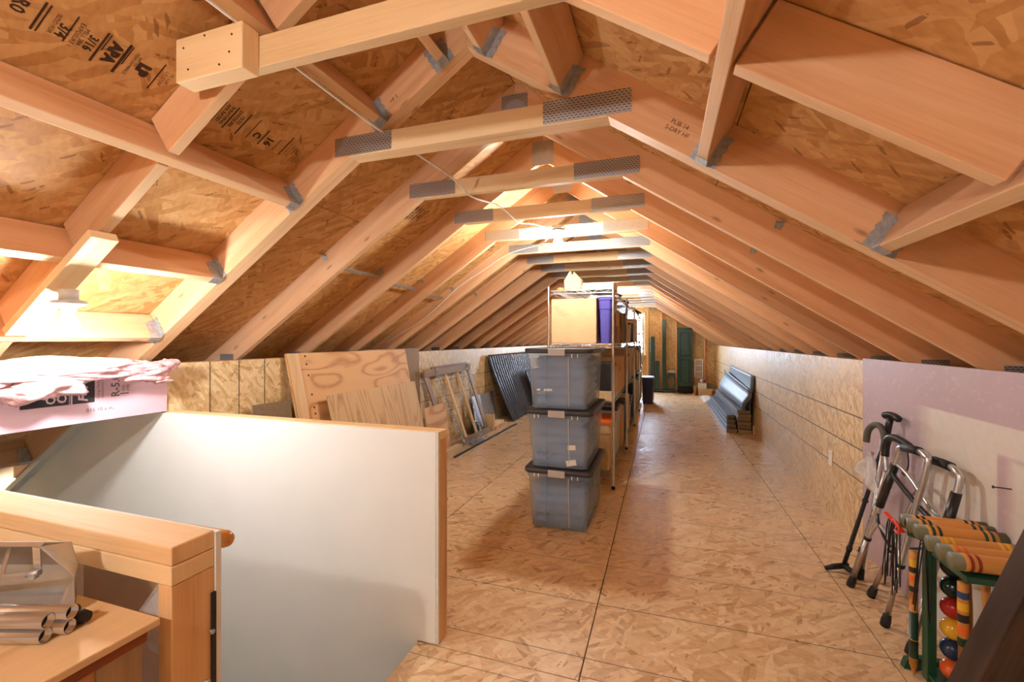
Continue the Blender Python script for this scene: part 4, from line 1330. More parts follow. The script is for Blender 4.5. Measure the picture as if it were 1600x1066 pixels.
# the other racks: one or two boxes per shelf, seen edge-on
rr = random.Random(3)
names = ['second', 'third', 'last']
lev = ['bottom', 'middle', 'upper']
mats = ['cardboard', 'kraft', 'cardboard_dark', 'latch_grey', 'black_satin', 'navy_plastic']
tone = {'cardboard': 'brown', 'kraft': 'tan', 'cardboard_dark': 'dark brown', 'latch_grey': 'grey', 'black_satin': 'black', 'navy_plastic': 'navy'}
for r in range(1, 4):
    yb = RY0 + r * RL
    for s_ in range(3):
        if r == 3 and s_ == 2:
            continue
        y = yb + .06; k = 0
        while y < yb + RL - .30:
            L = .28 + .2 * rr.random(); L = min(L, yb + RL - .06 - y)
            hmax = (.60, .48, .45)[s_]
            h = hmax * (.5 + .42 * rr.random())
            m = mats[(r * 5 + s_ * 3 + k * 2) % 6]
            kind = 'lidded tote' if m in ('latch_grey', 'navy_plastic') else 'box'
            lab = f'{tone[m]} {kind}, {ORD[k]} along the {lev[s_]} shelf of the {names[r-1]} wire rack'
            if kind == 'box':
                carton(-.80 + .1 * rr.random(), -.445, y, y + L, SZ[s_], h, lab, m, m != 'black_satin', GA)
            else:
                tote(-.82, -.45, y, y + L, SZ[s_], h, lab, m, 'lid_grey', GA)
            y += L + .05; k += 1
# on the top shelf of the racks
def paper_bag():
    t = thing('paper_bag', (-.80, 4.25, SZ[3]), 'crumpled kraft paper bag standing on top of the nearest rack', 'paper bag')
    rows = []
    n = 28
    for i, (f, w) in enumerate(((0, 1), (.15, 1.08), (.35, 1.0), (.55, .95), (.72, .75), (.86, .5), (1, .22))):
        row = []
        for k in range(n):
            a = 2 * math.pi * k / n
            q = abs(math.cos(a)) ** 3 + abs(math.sin(a)) ** 3
            rad = q ** (-1 / 3)
            j = 1 + .22 * noise.noise(Vector((math.cos(a) * 2.4, math.sin(a) * 2.4, f * 5)))
            row.append((-.80 - .03 * f + math.cos(a) * rad * .085 * w * j, 4.25 + math.sin(a) * rad * .06 * w * j, SZ[3] + f * .17 * (1 + .12 * math.cos(a * 3) * (f > .5))))
        rows.append(row)
    m2 = MB(); m2.grid(rows, closed_v=True, smooth=False); m2.face(rows[0][::-1]); m2.build('bag', 'kraft', t)
    m2 = MB(); m2.face([(-.80, 4.187, SZ[3] + .05), (-.772, 4.184, SZ[3] + .05), (-.765, 4.182, SZ[3] + .002), (-.79, 4.18, SZ[3] + .002)]); o = m2.build('paper_strip', 'kraft', t)
    q = o.modifiers.new('thick', 'SOLIDIFY'); q.thickness = .001
paper_bag()
t = thing('open_tray', (-.55, 4.3, SZ[3]), 'white box lid tray lying on top of the nearest rack', 'tray')
m2 = MB(); m2.box(-.70, -.425, 4.12, 4.52, SZ[3], SZ[3] + .003); m2.build('tray_base', 'white_plastic', t)
m2 = MB()
for (a, b, c, d) in ((-.70, -.425, 4.12, 4.123), (-.70, -.425, 4.517, 4.52), (-.70, -.697, 4.123, 4.517), (-.428, -.425, 4.123, 4.517)):
    m2.box(a, b, c, d, SZ[3] + .0032, SZ[3] + .055)
m2.build('tray_side', 'white_plastic', t)
m2 = MB(); m2.box(-.60, -.52, 4.2, 4.4, SZ[3] + .0035, SZ[3] + .07); tag(m2.build('dark_box', 'black_plastic', origin=(-.56, 4.3, SZ[3] + .0035), bevel=.004), 'small black box standing in the white tray on the rack', 'box')
m2 = MB(); m2.sphere((-.93, 4.22, SZ[3] + .018), .018, 12, sc=(2.2, 1.4, 1)); m2.box(-.96, -.90, 4.20, 4.24, SZ[3] + .0, SZ[3] + .012)
tag(m2.build('shoe', 'handrail_wood', origin=(-.93, 4.22, SZ[3])), 'small tan leather object left of the paper bag on the rack', 'shoe')
m2 = MB(); m2.box(-.885, -.865, 4.18, 4.26, SZ[3], SZ[3] + .05); tag(m2.build('grey_block', 'latch_grey', origin=(-.875, 4.22, SZ[3]), bevel=.004), 'thin grey block standing between tan object and paper bag', 'block')
for (y0, y1, m, h, lab) in ((4.7, 5.5, 'black_cloth', .05, 'flat black folded bag on top of the nearest rack'), (5.8, 6.8, 'black_cloth', .07, 'long black bag on top of the second rack'),
                            (7.4, 8.5, 'camo', .09, 'camouflage roll on top of the third rack'), (8.9, 10.0, 'black_cloth', .15, 'black lumpy bag on top of the last rack')):
    o = fluff('folded_bag', -.60, (y0 + y1) / 2, SZ[3] + h * .5 + .006, .16, (y1 - y0) / 2, h * .42, m, None, y0, 24, .25)
    o['label'] = lab; o['category'] = 'bag'
t = tote(-.42, -.18, 9.72, 10.15, 0.0005, .56, 'tall navy bin with a pale blue lid standing past the racks by the window', 'navy_plastic', 'blue_plastic')

# ================================================================== left wall: leaning sheets, frame, chains, corrugated panel
def leaning_sheet(name, y0, y1, zb, zt, xb, xt, th, mat, label, yt_shift=0.0, edge=None):
    """rectangular sheet leaning against the left wall; xb/xt are its back face at foot and head"""
    o = MB()
    a = [(xb, y0, zb), (xb, y1, zb), (xt, y1 + yt_shift, zt), (xt, y0 + yt_shift, zt)]
    n = (Vector(a[1]) - Vector(a[0])).cross(Vector(a[3]) - Vector(a[0])).normalized()
    if n.x < 0: n = -n
    p = [Vector(q) for q in a]; q = [v + n * th for v in p]
    o.hexa([p[0], p[3], q[3], q[0], p[1], p[2], q[2], q[1]])
    return o, n
t = thing('plywood_sheet', (-2.45, 3.4, 0), 'large plywood sheet with a row of nail holes leaning on the left wall', 'plywood')
o, n = leaning_sheet('', 2.68, 4.28, 0.0, 1.235, -2.45, -2.634, .016, 'plywood', '', -.10)
o.build('sheet', 'plywood', t)
def on_sheet(y, f, lift):      # point on the front of the plywood
    x = -2.45 + (-2.634 + 2.45) * f; z = 1.235 * f
    return Vector((x, y - .10 * f, z)) + n * (.016 + lift)
m2 = MB(); m2.hexa([on_sheet(2.685, .001, .0005), on_sheet(2.785, .001, .0005), on_sheet(2.785, .001, .012), on_sheet(2.685, .001, .012),
                    on_sheet(2.685, .999, .0005), on_sheet(2.785, .999, .0005), on_sheet(2.785, .999, .012), on_sheet(2.685, .999, .012)]); m2.build('edge_strip', 'bench_wood', t)
for f in (.2, .28, .36, .44, .5, .56, .62, .66, .74, .86, .93, .98):
    m2 = MB(); c = on_sheet(2.86, f, 0); m2.tube([c, c + n * .001], .009, 8); m2.build('nail_hole', 'ink', t)
o, n2 = leaning_sheet('', 2.92, 4.22, 0.0, .90, -2.33, -2.50, .012, '', '', -.06)
tag(o.build('plywood_board', 'plywood_oak', origin=(-2.33, 3.5, 0)), 'smaller oak grained plywood panel leaning in front of the large plywood sheet', 'plywood')
o, n2 = leaning_sheet('', 2.28, 2.59, 0.0, .90, -2.50, -2.60, .016, '', '', .0)
tag(o.build('particle_board', 'particle_board', origin=(-2.5, 2.5, 0)), 'dark brown particle board offcut leaning beside the large plywood sheet', 'board')
o, n2 = leaning_sheet('', 3.52, 4.50, 0.0, 1.245, -2.60, -2.645, .005, '', '', .0)
tag(o.build('hardboard_sheet', 'hardboard', origin=(-2.6, 4, 0)), 'dark hardboard sheet standing behind the large plywood sheet', 'board')
o, n2 = leaning_sheet('', 4.26, 4.74, 0.0, .60, -2.36, -2.44, .014, '', '', .0)
tag(o.build('plywood_offcut', 'plywood', origin=(-2.36, 4.4, 0)), 'short reddish plywood offcut leaning in front of the chain hung frame', 'plywood')
# wooden frame with rungs
fr = thing('wooden_frame', (-2.4, 5.3, 0), 'weathered wooden frame with two pale rungs leaning against the left wall', 'frame')
TL, TR, BL, BR = Vector((-2.585, 4.52, .95)), Vector((-2.585, 5.80, .965)), Vector((-2.40, 4.80, .045)), Vector((-2.385, 6.05, .045))
nf = (TR - TL).cross(BL - TL).normalized(); nf = nf if nf.x > 0 else -nf
m2 = MB(); m2.beam(TL, TR, .02, .085, up=(0, 0, 1)); m2.build('top_rail', 'old_wood', fr)
m2 = MB(); m2.beam(BL, BR, .02, .085, up=(0, 0, 1)); m2.build('bottom_rail', 'old_wood', fr)
dn = (BL - TL).normalized()
for f, m, w, nm in ((.04, 'old_wood', .09, 'side_rail'), (.42, 'bench_wood', .045, 'rung'), (.69, 'bench_wood', .045, 'rung'), (.965, 'old_wood', .07, 'side_rail')):
    a = TL.lerp(TR, f) - nf * .021 + dn * .01; b = BL.lerp(BR, f) - nf * .021 + Vector((0, 0, .0))
    m2 = MB(); m2.beam(a, b, w, .02, up=nf); m2.build(nm, m, fr)
m2 = MB(); m2.beam(TL + Vector((.005, .16, .055)), TR + Vector((.005, -.12, .055)), .018, .018); tag(m2.build('wood_strip', 'mahogany', origin=tuple(TL + Vector((0, .2, .045)))), 'thin reddish wood strip lying on the top rail of the wooden frame', 'strip')
def chain(pts, label, r=.017, wire=.0045):
    P = [Vector(p) for p in pts]
    seg = [(P[i + 1] - P[i]).length for i in range(len(P) - 1)]; tot = sum(seg)
    t = thing('chain', tuple(P[-1]), label, 'chain', 'steel chains on the wooden frame')
    m2 = MB(); d = 0.0; k = 0
    while d < tot:
        q = d
        for i, l in enumerate(seg):
            if q <= l: break
            q -= l
        c = P[i].lerp(P[i + 1], min(1, q / l)); tg = (P[i + 1] - P[i]).normalized()
        sd = tg.cross(Vector((0, 1, 0))).normalized() if k % 2 else tg.cross(tg.cross(Vector((0, 1, 0)))).normalized()
        ring = []
        nn = 8
        rows = []
        for j in range(nn):
            a = 2 * math.pi * j / nn
            cc = c + tg * math.cos(a) * r * 1.5 + sd * math.sin(a) * r
            rad = (tg * math.cos(a) * 1.5 + sd * math.sin(a)).normalized(); bn = tg.cross(sd)
            rows.append([cc + (rad * math.cos(b) + bn * math.sin(b)) * wire for b in (0, 2.1, 4.2)])
        m2.grid(rows, closed_u=True, closed_v=True)
        d += r * 2.3; k += 1
    o = m2.build('links', 'galvanised', t); o['kind'] = 'stuff'
    m2 = MB(); m2.tube([P[0] + Vector((-.02, 0, .006)), P[0] + Vector((.004, 0, .006)), P[0] + Vector((.006, 0, -.004))], .003, 6); m2.build('hook', 'galvanised', t)
chain([TL + Vector((.02, .28, .02)), (-2.52, 4.86, .70), (-2.47, 4.98, .45), (-2.40, 5.08, .20), (-2.36, 5.16, .05), (-2.34, 5.28, .012)], 'steel chain hanging from the near end of the frame top rail')
chain([TR + Vector((.02, -.10, .02)), (-2.54, 5.70, .6), (-2.43, 5.69, .30), (-2.34, 5.66, .06), (-2.33, 5.5, .012)], 'steel chain hanging from the far end of the frame top rail')
# loose heap of chain on the floor
m2 = MB()
rr = random.Random(5)
for k in range(70):
    c = Vector((-2.31 + rr.uniform(-.035, .05), 5.38 + rr.gauss(0, .11), .006 + abs(rr.gauss(0, .016))))
    tg = Vector((rr.uniform(-1, 1), rr.uniform(-1, 1), rr.uniform(-.25, .25))).normalized(); sd = tg.cross(Vector((rr.uniform(-.3, .3), rr.uniform(-.3, .3), 1))).normalized(); bn = tg.cross(sd)
    rows = []
    for j in range(8):
        a = 2 * math.pi * j / 8
        cc = c + tg * math.cos(a) * .024 + sd * math.sin(a) * .016
        rad = (tg * math.cos(a) * 1.5 + sd * math.sin(a)).normalized()
        rows.append([cc + (rad * math.cos(b) + bn * math.sin(b)) * .0045 for b in (0, 2.1, 4.2)])
    m2.grid(rows, closed_u=True, closed_v=True)
o = m2.build('chain_heap', 'galvanised', origin=(-2.31, 5.38, 0)); o['kind'] = 'stuff'; o['label'] = 'loose heap of steel chain on the floor below the wooden frame'; o['category'] = 'chain'
# steel sheet, lumber scraps, base strip
o, n2 = leaning_sheet('', 5.9, 6.75, 0.0, .52, -2.52, -2.60, .004, '', '')
tag(o.build('steel_sheet', 'steel_pale', origin=(-2.52, 6.3, 0)), 'pale grey metal sheet leaning low between the wooden frame and corrugated panel', 'metal sheet')
m2 = MB(); m2.box(-2.50, -2.36, 6.16, 6.20, .0005, .235, axis=2); tag(m2.build('wood_block', 'bench_wood', origin=(-2.43, 6.18, 0)), 'upright wood scrap beside the pale metal sheet', 'wood scrap')
m2 = MB(); m2.box(-2.49, -2.35, 6.22, 6.72, .0005, .045); tag(m2.build('wood_scrap', 'plywood', origin=(-2.42, 6.47, 0)), 'lower wood scrap lying under another in front of the metal sheet', 'wood scrap')
m2 = MB(); m2.box(-2.50, -2.37, 6.24, 6.64, .0455, .085); tag(m2.build('wood_scrap', 'bench_wood', origin=(-2.42, 6.47, .0455)), 'wood scrap lying on top of another in front of the metal sheet', 'wood scrap')
m2 = MB(); m2.box(-2.53, -2.46, 5.72, 5.84, .0005, .20, axis=2); tag(m2.build('dark_crate', 'green_paint', origin=(-2.5, 5.78, 0), bevel=.004), 'small dark green box standing behind the wooden frame', 'box')
m2 = MB(); m2.beam((-2.24, 4.6, .008), (-2.20, 6.75, .008), .022, .014); tag(m2.build('metal_strip', 'rubber', origin=(-2.28, 5.6, 0)), 'thin black strip lying on the floor along the leaning frame', 'strip')
m2 = MB(); m2.box(-2.33, -2.255, 4.25, 4.85, .0005, .10); tag(m2.build('wood_offcut', 'kraft', origin=(-2.28, 4.5, 0)), 'pale lumber offcut on the floor behind the white stair wall', 'wood scrap')
def corrugated(name, ya, yb, zt, xt, xb, shift, label, nn, zbot=0.006):
    rows = []
    R = 22
    for i in range(R + 1):
        f = i / R
        # profile from the wall head, bulging out to the floor
        x = xt + (xb - xt) * (f ** 1.5) + .05 * math.sin(f * math.pi)
        z = zt + (zbot - zt) * f
        row = []
        M = nn * 6
        for j in range(M + 1):
            g = j / M
            y = ya + (yb - ya) * g * (1 - .12 * f) + shift * f ** 1.8
            row.append((x + .028 * math.sin(g * nn * 2 * math.pi), y, z + .10 * f * g * 0))
        rows.append(row)
    m2 = MB(); m2.grid(rows)
    o = m2.build(name, 'black_corrugated', origin=(xb, (ya + yb) / 2, 0))
    q = o.modifiers.new('thick', 'SOLIDIFY'); q.thickness = .0025
    return tag(o, label, 'roofing panel')
corrugated('corrugated_roofing', 6.55, 8.75, 1.10, -2.605, -2.33, .42, 'black corrugated roofing panel curling from the left wall down to the floor', 20)
corrugated('corrugated_offcut', 7.75, 8.95, .78, -2.36, -2.2, .35, 'shorter corrugated offcut lying over the large corrugated panel', 11)
# ================================================================== right wall
fp = thing('foam_sheet', (WR - .027, 1.0, 0), 'tall pink foam sheet with sprayed white paint covering the near end of the right wall', 'foam board')
m2 = MB(); m2.box(WR - .027, WR - .0008, YB + .01, 3.40, .002, 1.222, axis=1); m2.build('sheet', 'foam_painted', fp, bevel=.002)
FR = WR - .027
m2 = MB(); m2.tube([(FR + .01, 2.118, .797), (FR - .05, 2.12, .80)], .0022, 6); m2.tube([(FR - .05, 2.12, .80), (FR - .0525, 2.12, .80)], .0055, 10)
tag(m2.build('nail', 'ink', origin=(FR, 2.118, .797)), 'long dark nail sticking out of the painted foam sheet', 'nail')
ol = thing('outlet_plate', (WR, 4.055, .43), 'blank white outlet plate low on the right oriented strand board wall', 'outlet plate')
m2 = MB(); m2.box(WR - .006, WR - .0005, 4.02, 4.09, .372, .488, axis=2); m2.build('cover', 'paper', ol, bevel=.002)
for z in (.40, .46):
    m2 = MB(); m2.tube([(WR - .0062, 4.055, z), (WR - .0075, 4.055, z)], .004, 8); m2.build('screw', 'galvanised', ol)

# canes
def smooth_path(pts, n=6):
    P = [Vector(p) for p in pts]; out = []
    for i in range(len(P) - 1):
        p0, p1, p2, p3 = P[max(i - 1, 0)], P[i], P[i + 1], P[min(i + 2, len(P) - 1)]
        for k in range(n):
            t = k / n
            out.append(.5 * ((2 * p1) + (-p0 + p2) * t + (2 * p0 - 5 * p1 + 4 * p2 - p3) * t * t + (-p0 + 3 * p1 - 3 * p2 + p3) * t ** 3))
    out.append(P[-1]); return out
ck = thing('walking_cane', (1.0, 3.05, 0), 'black folding cane with a wide tripod foot leaning on the pink foam sheet', 'cane')
A, B_ = Vector((.985, 3.05, .045)), Vector((1.135, 2.905, .84))
m2 = MB(); m2.tube([A, A.lerp(B_, .35), A.lerp(B_, .36), A.lerp(B_, .75), A.lerp(B_, .76), B_], [.0115, .0115, .0105, .0105, .0125, .0125], 12); m2.build('shaft', 'black_satin', ck)
m2 = MB(); m2.tube([B_, B_ + Vector((.006, 0, .05)), B_ + Vector((.012, 0, .085))], [.014, .016, .017], 12); m2.build('neck', 'black_plastic', ck)
m2 = MB(); m2.tube(smooth_path([B_ + Vector((-.01, .03, .088)), B_ + Vector((.008, .01, .098)), B_ + Vector((.02, -.02, .096)), B_ + Vector((.025, -.065, .084))], 4), [.012] + [.018] * 11 + [.012], 12); m2.build('handle', 'black_plastic', ck)
for f in (.12, .5, .66):
    c = A.lerp(B_, f); m2 = MB(); m2.tube([c, c.lerp(B_, .03)], .0145, 10); m2.build('joint', 'rubber', ck)
m2 = MB(); c = A.lerp(B_, .88); m2.tube([c + Vector((-.013, -.008, 0)), c + Vector((-.008, -.012, .06))], .004, 6); m2.build('clip', 'white_plastic', ck)
for ang in (1.1, 3.2, 5.3):
    m2 = MB(); d = Vector((math.cos(ang), math.sin(ang), 0)); m2.tube([Vector((.985, 3.05, .04)), Vector((.985, 3.05, .03)) + d * .05, Vector((.985, 3.05, .014)) + d * .095], [.016, .016, .012], 10); m2.build('foot', 'rubber', ck)
gk = thing('walking_cane', (1.03, 2.99, 0), 'aluminium cane with a grey foam crook handle beside the black folding cane', 'cane')
A, B_ = Vector((1.05, 3.0, .03)), Vector((1.115, 2.90, .745))
m2 = MB(); m2.tube([A, B_], .011, 12); m2.build('shaft', 'aluminium', gk)
m2 = MB(); m2.tube(smooth_path([B_, (1.118, 2.895, .82), (1.115, 2.93, .868), (1.105, 2.985, .868), (1.09, 3.02, .83), (1.085, 3.03, .765)], 5), .0165, 12); m2.build('crook_handle', 'grip_grey', gk)
m2 = MB(); m2.lathe([(-.028, .0001), (-.028, .017), (.02, .0145), (.035, .0125)], A, B_ - A, 12); m2.build('foot', 'rubber', gk)
ok_ = thing('walking_cane', (.995, 2.95, 0), 'aluminium cane with a black offset handle standing before the walker', 'cane')
A, B_ = Vector((.995, 2.945, .03)), Vector((1.09, 2.80, .66))
m2 = MB(); m2.tube([A, B_], .0125, 12); m2.build('shaft', 'aluminium_dull', ok_)
m2 = MB(); m2.tube(smooth_path([B_, (1.092, 2.815, .70), (1.095, 2.83, .745)], 4), .0125, 12); m2.build('upper_shaft', 'aluminium', ok_)
m2 = MB(); m2.tube(smooth_path([(1.094, 2.828, .735), (1.097, 2.825, .79), (1.10, 2.80, .832), (1.106, 2.755, .845), (1.115, 2.69, .838), (1.12, 2.64, .826)], 4), [.018] * 20 + [.014], 12); m2.build('handle', 'black_plastic', ok_)
m2 = MB(); m2.tube(smooth_path([(1.116, 2.66, .826), (1.12, 2.655, .74), (1.115, 2.68, .68), (1.11, 2.70, .70)], 4), .0035, 6); m2.build('wrist_strap', 'rubber', ok_)
for f in (.25,):
    c = A.lerp(B_, f); m2 = MB(); m2.tube([c, c.lerp(B_, .05)], .016, 10); m2.build('collar', 'rubber', ok_)
for f in (.55, .6, .65, .7, .75):
    c = A.lerp(B_, f) + Vector((-.0105, -.006, 0)); m2 = MB(); m2.tube([c, c + Vector((-.0018, -.001, 0))], .003, 6); m2.build('button_hole', 'ink', ok_)
m2 = MB(); m2.lathe([(-.028, .0001), (-.028, .018), (.02, .016), (.035, .014)], A, B_ - A, 12); m2.build('foot', 'rubber', ok_)
# clear plastic bag hanging on the canes
rows = []
for i in range(9):
    f = i / 8; row = []
    for k in range(17):
        g = k / 16
        y = 2.86 + .01 * g + (-.06 + .26 * g) * f
        z = .745 - .21 * f * (1 - .25 * g)
        row.append((1.045 + .02 * noise.noise(Vector((f * 4, g * 5, 2))) + .012 * math.sin(g * 9 + f * 3), y, z + .012 * noise.noise(Vector((f * 6, g * 6, 7)))))
    rows.append(row)
m2 = MB(); m2.grid(rows)
o = m2.build('plastic_bag', 'plastic_film', origin=(1.045, 2.95, .55)); q = o.modifiers.new('thick', 'SOLIDIFY'); q.thickness = .0008
tag(o, 'crumpled clear plastic bag hanging on the canes', 'plastic bag')

# folding walker
wk = thing('folding_walker', (1.0, 2.6, 0), 'folded aluminium walker with black foam grips leaning on the foam sheet', 'walker')
def leg(a, b, collar_f, foot=True):
    a = Vector(a); b = Vector(b)
    c = a.lerp(b, collar_f)
    m2 = MB(); m2.tube([a, c], .0115, 12); L = m2.build('leg', 'aluminium_dull', wk)
    m2 = MB(); m2.tube([c, c.lerp(b, .03)], .0165, 12); m2.build('collar', 'rubber', L)
    m2 = MB(); m2.lathe([(-.028, .0001), (-.028, .0195), (0, .0195), (.03, .0155), (.034, .012)], a, b - a, 14); m2.build('rubber_foot', 'rubber', L)
    for f in (.3, .5, .7):
        q = a.lerp(c, f) + Vector((-.0105, -.005, 0)); m2 = MB(); m2.tube([q, q + Vector((-.002, -.001, 0))], .0025, 6); m2.build('button', 'galvanised', L)
    return c
F1 = [(.968, 2.885, .032), (.985, 2.536, .032)]; F2 = [(1.03, 2.80, .032), (1.0, 2.345, .032)]
t1a, t1b = Vector((1.085, 2.675, .765)), Vector((1.09, 2.425, .79))
t2a, t2b = Vector((1.145, 2.545, .745)), Vector((1.14, 2.305, .755))
def side(fa, fb, ta, tb, gx):
    ca = leg(fa, ta, .36); cb = leg(fb, tb, .36)
    top = Vector((0, 0, .055))
    pa = smooth_path([ca.lerp(ta, .0), ca.lerp(ta, .5), ta, ta.lerp(tb, .06) + top * .75, ta.lerp(tb, .22) + top, ta.lerp(tb, .5) + top, ta.lerp(tb, .78) + top, ta.lerp(tb, .94) + top * .75, tb, cb.lerp(tb, .5), cb], 6)
    m2 = MB(); m2.tube(pa, .0135, 14); s_ = m2.build('side_frame', 'aluminium', wk)
    m2 = MB(); m2.tube([ta.lerp(tb, .24) + top, ta.lerp(tb, .5) + top * 1.03, ta.lerp(tb, .76) + top], .0195, 14); m2.build('grip', 'rubber', s_)
    return ca, cb
c1 = side(F1[0], F1[1], t1a, t1b, 0)
c2 = side(F2[0], F2[1], t2a, t2b, 0)
for (c, t_) in ((c1[0], t1a), (c2[1], t2b)):
    m2 = MB(); m2.tube([c.lerp(t_, .42), c.lerp(t_, .92)], .0185, 12); m2.build('hinge_sleeve', 'black_satin', wk)
ja, jb = c1[0].lerp(t1a, .86), c2[1].lerp(t2b, .62)
m2 = MB(); m2.tube(smooth_path([ja, ja + Vector((-.005, -.03, -.03)), jb + Vector((-.03, .06, .0)), jb], 5), .012, 10); m2.build('cross_bar', 'black_satin', wk)
m2 = MB(); m2.tube(smooth_path([ja + Vector((.01, 0, .03)), ja + Vector((.02, -.1, -.0)), jb + Vector((.0, .1, .02)), jb + Vector((0, .02, .02))], 5), .009, 10); m2.build('upper_cross_bar', 'aluminium', wk)
m2 = MB(); m2.tube(smooth_path([c1[0].lerp(t1a, .35), c1[0].lerp(t1a, .35) + Vector((-.01, -.05, -.05)), c1[0].lerp(t1a, .2) + Vector((.03, -.13, -.06)), c2[1].lerp(t2b, .3) + Vector((0, .1, 0)), c2[1].lerp(t2b, .35)], 5), .007, 8); m2.build('lower_brace', 'black_satin', wk)
m2 = MB(); m2.tube(smooth_path([c1[0].lerp(t1a, -.02), c1[0].lerp(t1a, .12) + Vector((.01, -.05, .05)), c1[0].lerp(c1[1], .55) + Vector((.01, 0, .10)), c1[1].lerp(t1b, .12) + Vector((.0, .05, .03)), c1[1].lerp(t1b, .0)], 6), .009, 10); m2.build('side_brace', 'aluminium', wk)

# croquet set
cs = thing('croquet_stand', (1.05, 2.08, 0), 'dark green wooden croquet stand with crossed feet beside the walker', 'croquet stand')
m2 = MB(); m2.box(.955, .985, 2.125, 2.165, .03, .555, axis=2); m2.build('post', 'croquet_green', cs, bevel=.003)
m2 = MB(); m2.box(1.165, 1.19, 2.02, 2.06, .03, .555, axis=2); m2.build('post', 'croquet_green', cs, bevel=.003)
m2 = MB(); m2.prism([(.94, 1.86, .545), (1.19, 1.86, .545), (1.19, 2.26, .545), (.96, 2.26, .545), (.94, 2.24, .545), (.98, 2.17, .545), (.98, 2.10, .545), (.94, 2.06, .545)], (0, 0, .02), udir=(0, 1, 0)); m2.build('top_board', 'croquet_green', cs)
for y in (2.24, 1.95):
    m2 = MB(); m2.prism([(.93, y, .0), (.98, y, .0), (1.0, y, .015), (1.15, y, .015), (1.16, y, 0), (1.195, y, 0), (1.195, y, .03), (1.15, y, .05), (.98, y, .05), (.94, y, .035)], (0, .03, 0), udir=(1, 0, 0)); m2.build('foot', 'croquet_green', cs)
m2 = MB(); m2.box(.96, 1.18, 2.015, 2.18, .051, .065); m2.build('ball_tray', 'croquet_green', cs)
BCOL = ['ball_orange', 'ball_blue', 'ball_yellow', 'ball_red', 'ball_green', 'ball_black']
BN = ['orange croquet ball at the bottom of the ball column', 'dark blue croquet ball in the ball column', 'yellow croquet ball in the ball column', 'red croquet ball in the ball column',
      'dark green croquet ball in the ball column', 'black croquet ball at the top of the ball column']
for i, m in enumerate(BCOL):
    m2 = MB(); c = (1.028, 2.115, .0655 + .0385 + i * .0772); m2.sphere(c, .0385, 24)
    tag(m2.build('croquet_ball', m, origin=(c[0], c[1], c[2] - .0385)), BN[i], 'ball', 'croquet balls')
def banded(name, a, d, segs, n, parent=None, r=None):
    """turned piece made of coloured bands: segs = (length, radius, material)"""
    mats = []; prof = [(0, .0001)]; mi = []
    h = 0
    for (L, rad, m) in segs:
        if m not in mats: mats.append(m)
        prof.append((h, rad)); mi.append(mats.index(m))
        h += L
        prof.append((h, rad)); mi.append(mats.index(m))
    prof.append((h, .0001)); mi.append(mats.index(segs[-1][2]))
    m2 = MB(); m2.lathe(prof, a, d, n, mi=lambda i, j: mi[min(i, len(mi) - 1)])
    o = m2.build(name, mats, parent)
    return o
MAL = [(2.252, 'band_black', 'black banded croquet mallet at the walker end of the stand', 0.597),
       (2.208, 'band_dkgreen', 'dark green banded croquet mallet, second from the walker on the stand', 0.597),
       (2.146, 'band_dkgreen', 'croquet mallet with broad dark green bands next to the wire wickets', 0.597),
       (2.036, 'band_yellow', 'yellow banded croquet mallet on the stand', 0.597),
       (1.965, 'band_orange', 'orange banded croquet mallet on the stand', 0.597),
       (1.899, 'band_red', 'deep red banded croquet mallet, last on the stand beside the dark plank', 0.597)]
for (y, bm_, lab, z) in MAL:
    t = thing('croquet_mallet', (1.05, y, z), lab, 'mallet', 'croquet mallets on the stand')
    R = .0285; W_ = 'croquet_wood'
    x0 = .930 if y > 2.1 else .917
    banded('head', (x0, y, z), (1, .0, 0), [(.028, R * .98, 'khaki'), (.012, R, W_), (.010, R, bm_), (.010, R, W_), (.010, R, bm_), (.125, R, W_), (.010, R, bm_), (.010, R, W_), (.010, R, bm_), (.012, R, W_), (.028, R * .98, 'khaki')], 20, t)
    xh = 1.07 + .02 * ((y * 37) % 1)
    m2 = MB(); m2.tube([(xh, y, z - R + .004), (xh + .01, y, .35), (xh + .02, y + .01, .085)], [.0115, .0125, .0105], 10); m2.build('handle', W_, t)
# stakes
t = thing('croquet_stake', (.992, 2.0, 0), 'croquet stake with blue, yellow, black and orange bands by the croquet balls', 'stake', 'croquet stakes')
W_ = 'croquet_wood'
banded('shaft', (.995, 1.99, .07), (0, 0, 1), [(.20, .013, W_), (.03, .0155, 'band_dkgreen'), (.012, .0155, W_), (.03, .0155, 'band_orange'), (.012, .0155, W_), (.028, .0155, 'band_black'), (.012, .0155, W_), (.028, .0155, 'band_yellow'), (.014, .0155, W_), (.024, .0155, 'band_blue'), (.03, .0155, W_)], 16, t)
m2 = MB(); m2.lathe([(0, .0001), (.0695, .0125)], (.995, 1.99, .0005), (0, 0, 1), 14); m2.build('point', W_, t)
t = thing('croquet_stake', (.945, 2.19, 0), 'croquet stake with a long dark green lower half behind the green post', 'stake', 'croquet stakes')
banded('shaft', (.945, 2.20, .045), (0, 0, 1), [(.03, .014, W_), (.002, .0145, 'band_yellow'), (.07, .0145, 'band_dkgreen'), (.003, .0148, 'band_yellow'), (.11, .0145, 'band_dkgreen'), (.08, .0135, W_), (.022, .0145, 'band_black'), (.02, .0145, W_), (.022, .0145, 'band_orange'), (.012, .0145, W_), (.022, .0145, 'band_black'), (.03, .0145, 'band_yellow'), (.03, .0145, W_)], 16, t)
m2 = MB(); m2.lathe([(0, .0001), (.0445, .0125)], (.945, 2.20, .0005), (0, 0, 1), 14); m2.build('point', W_, t)
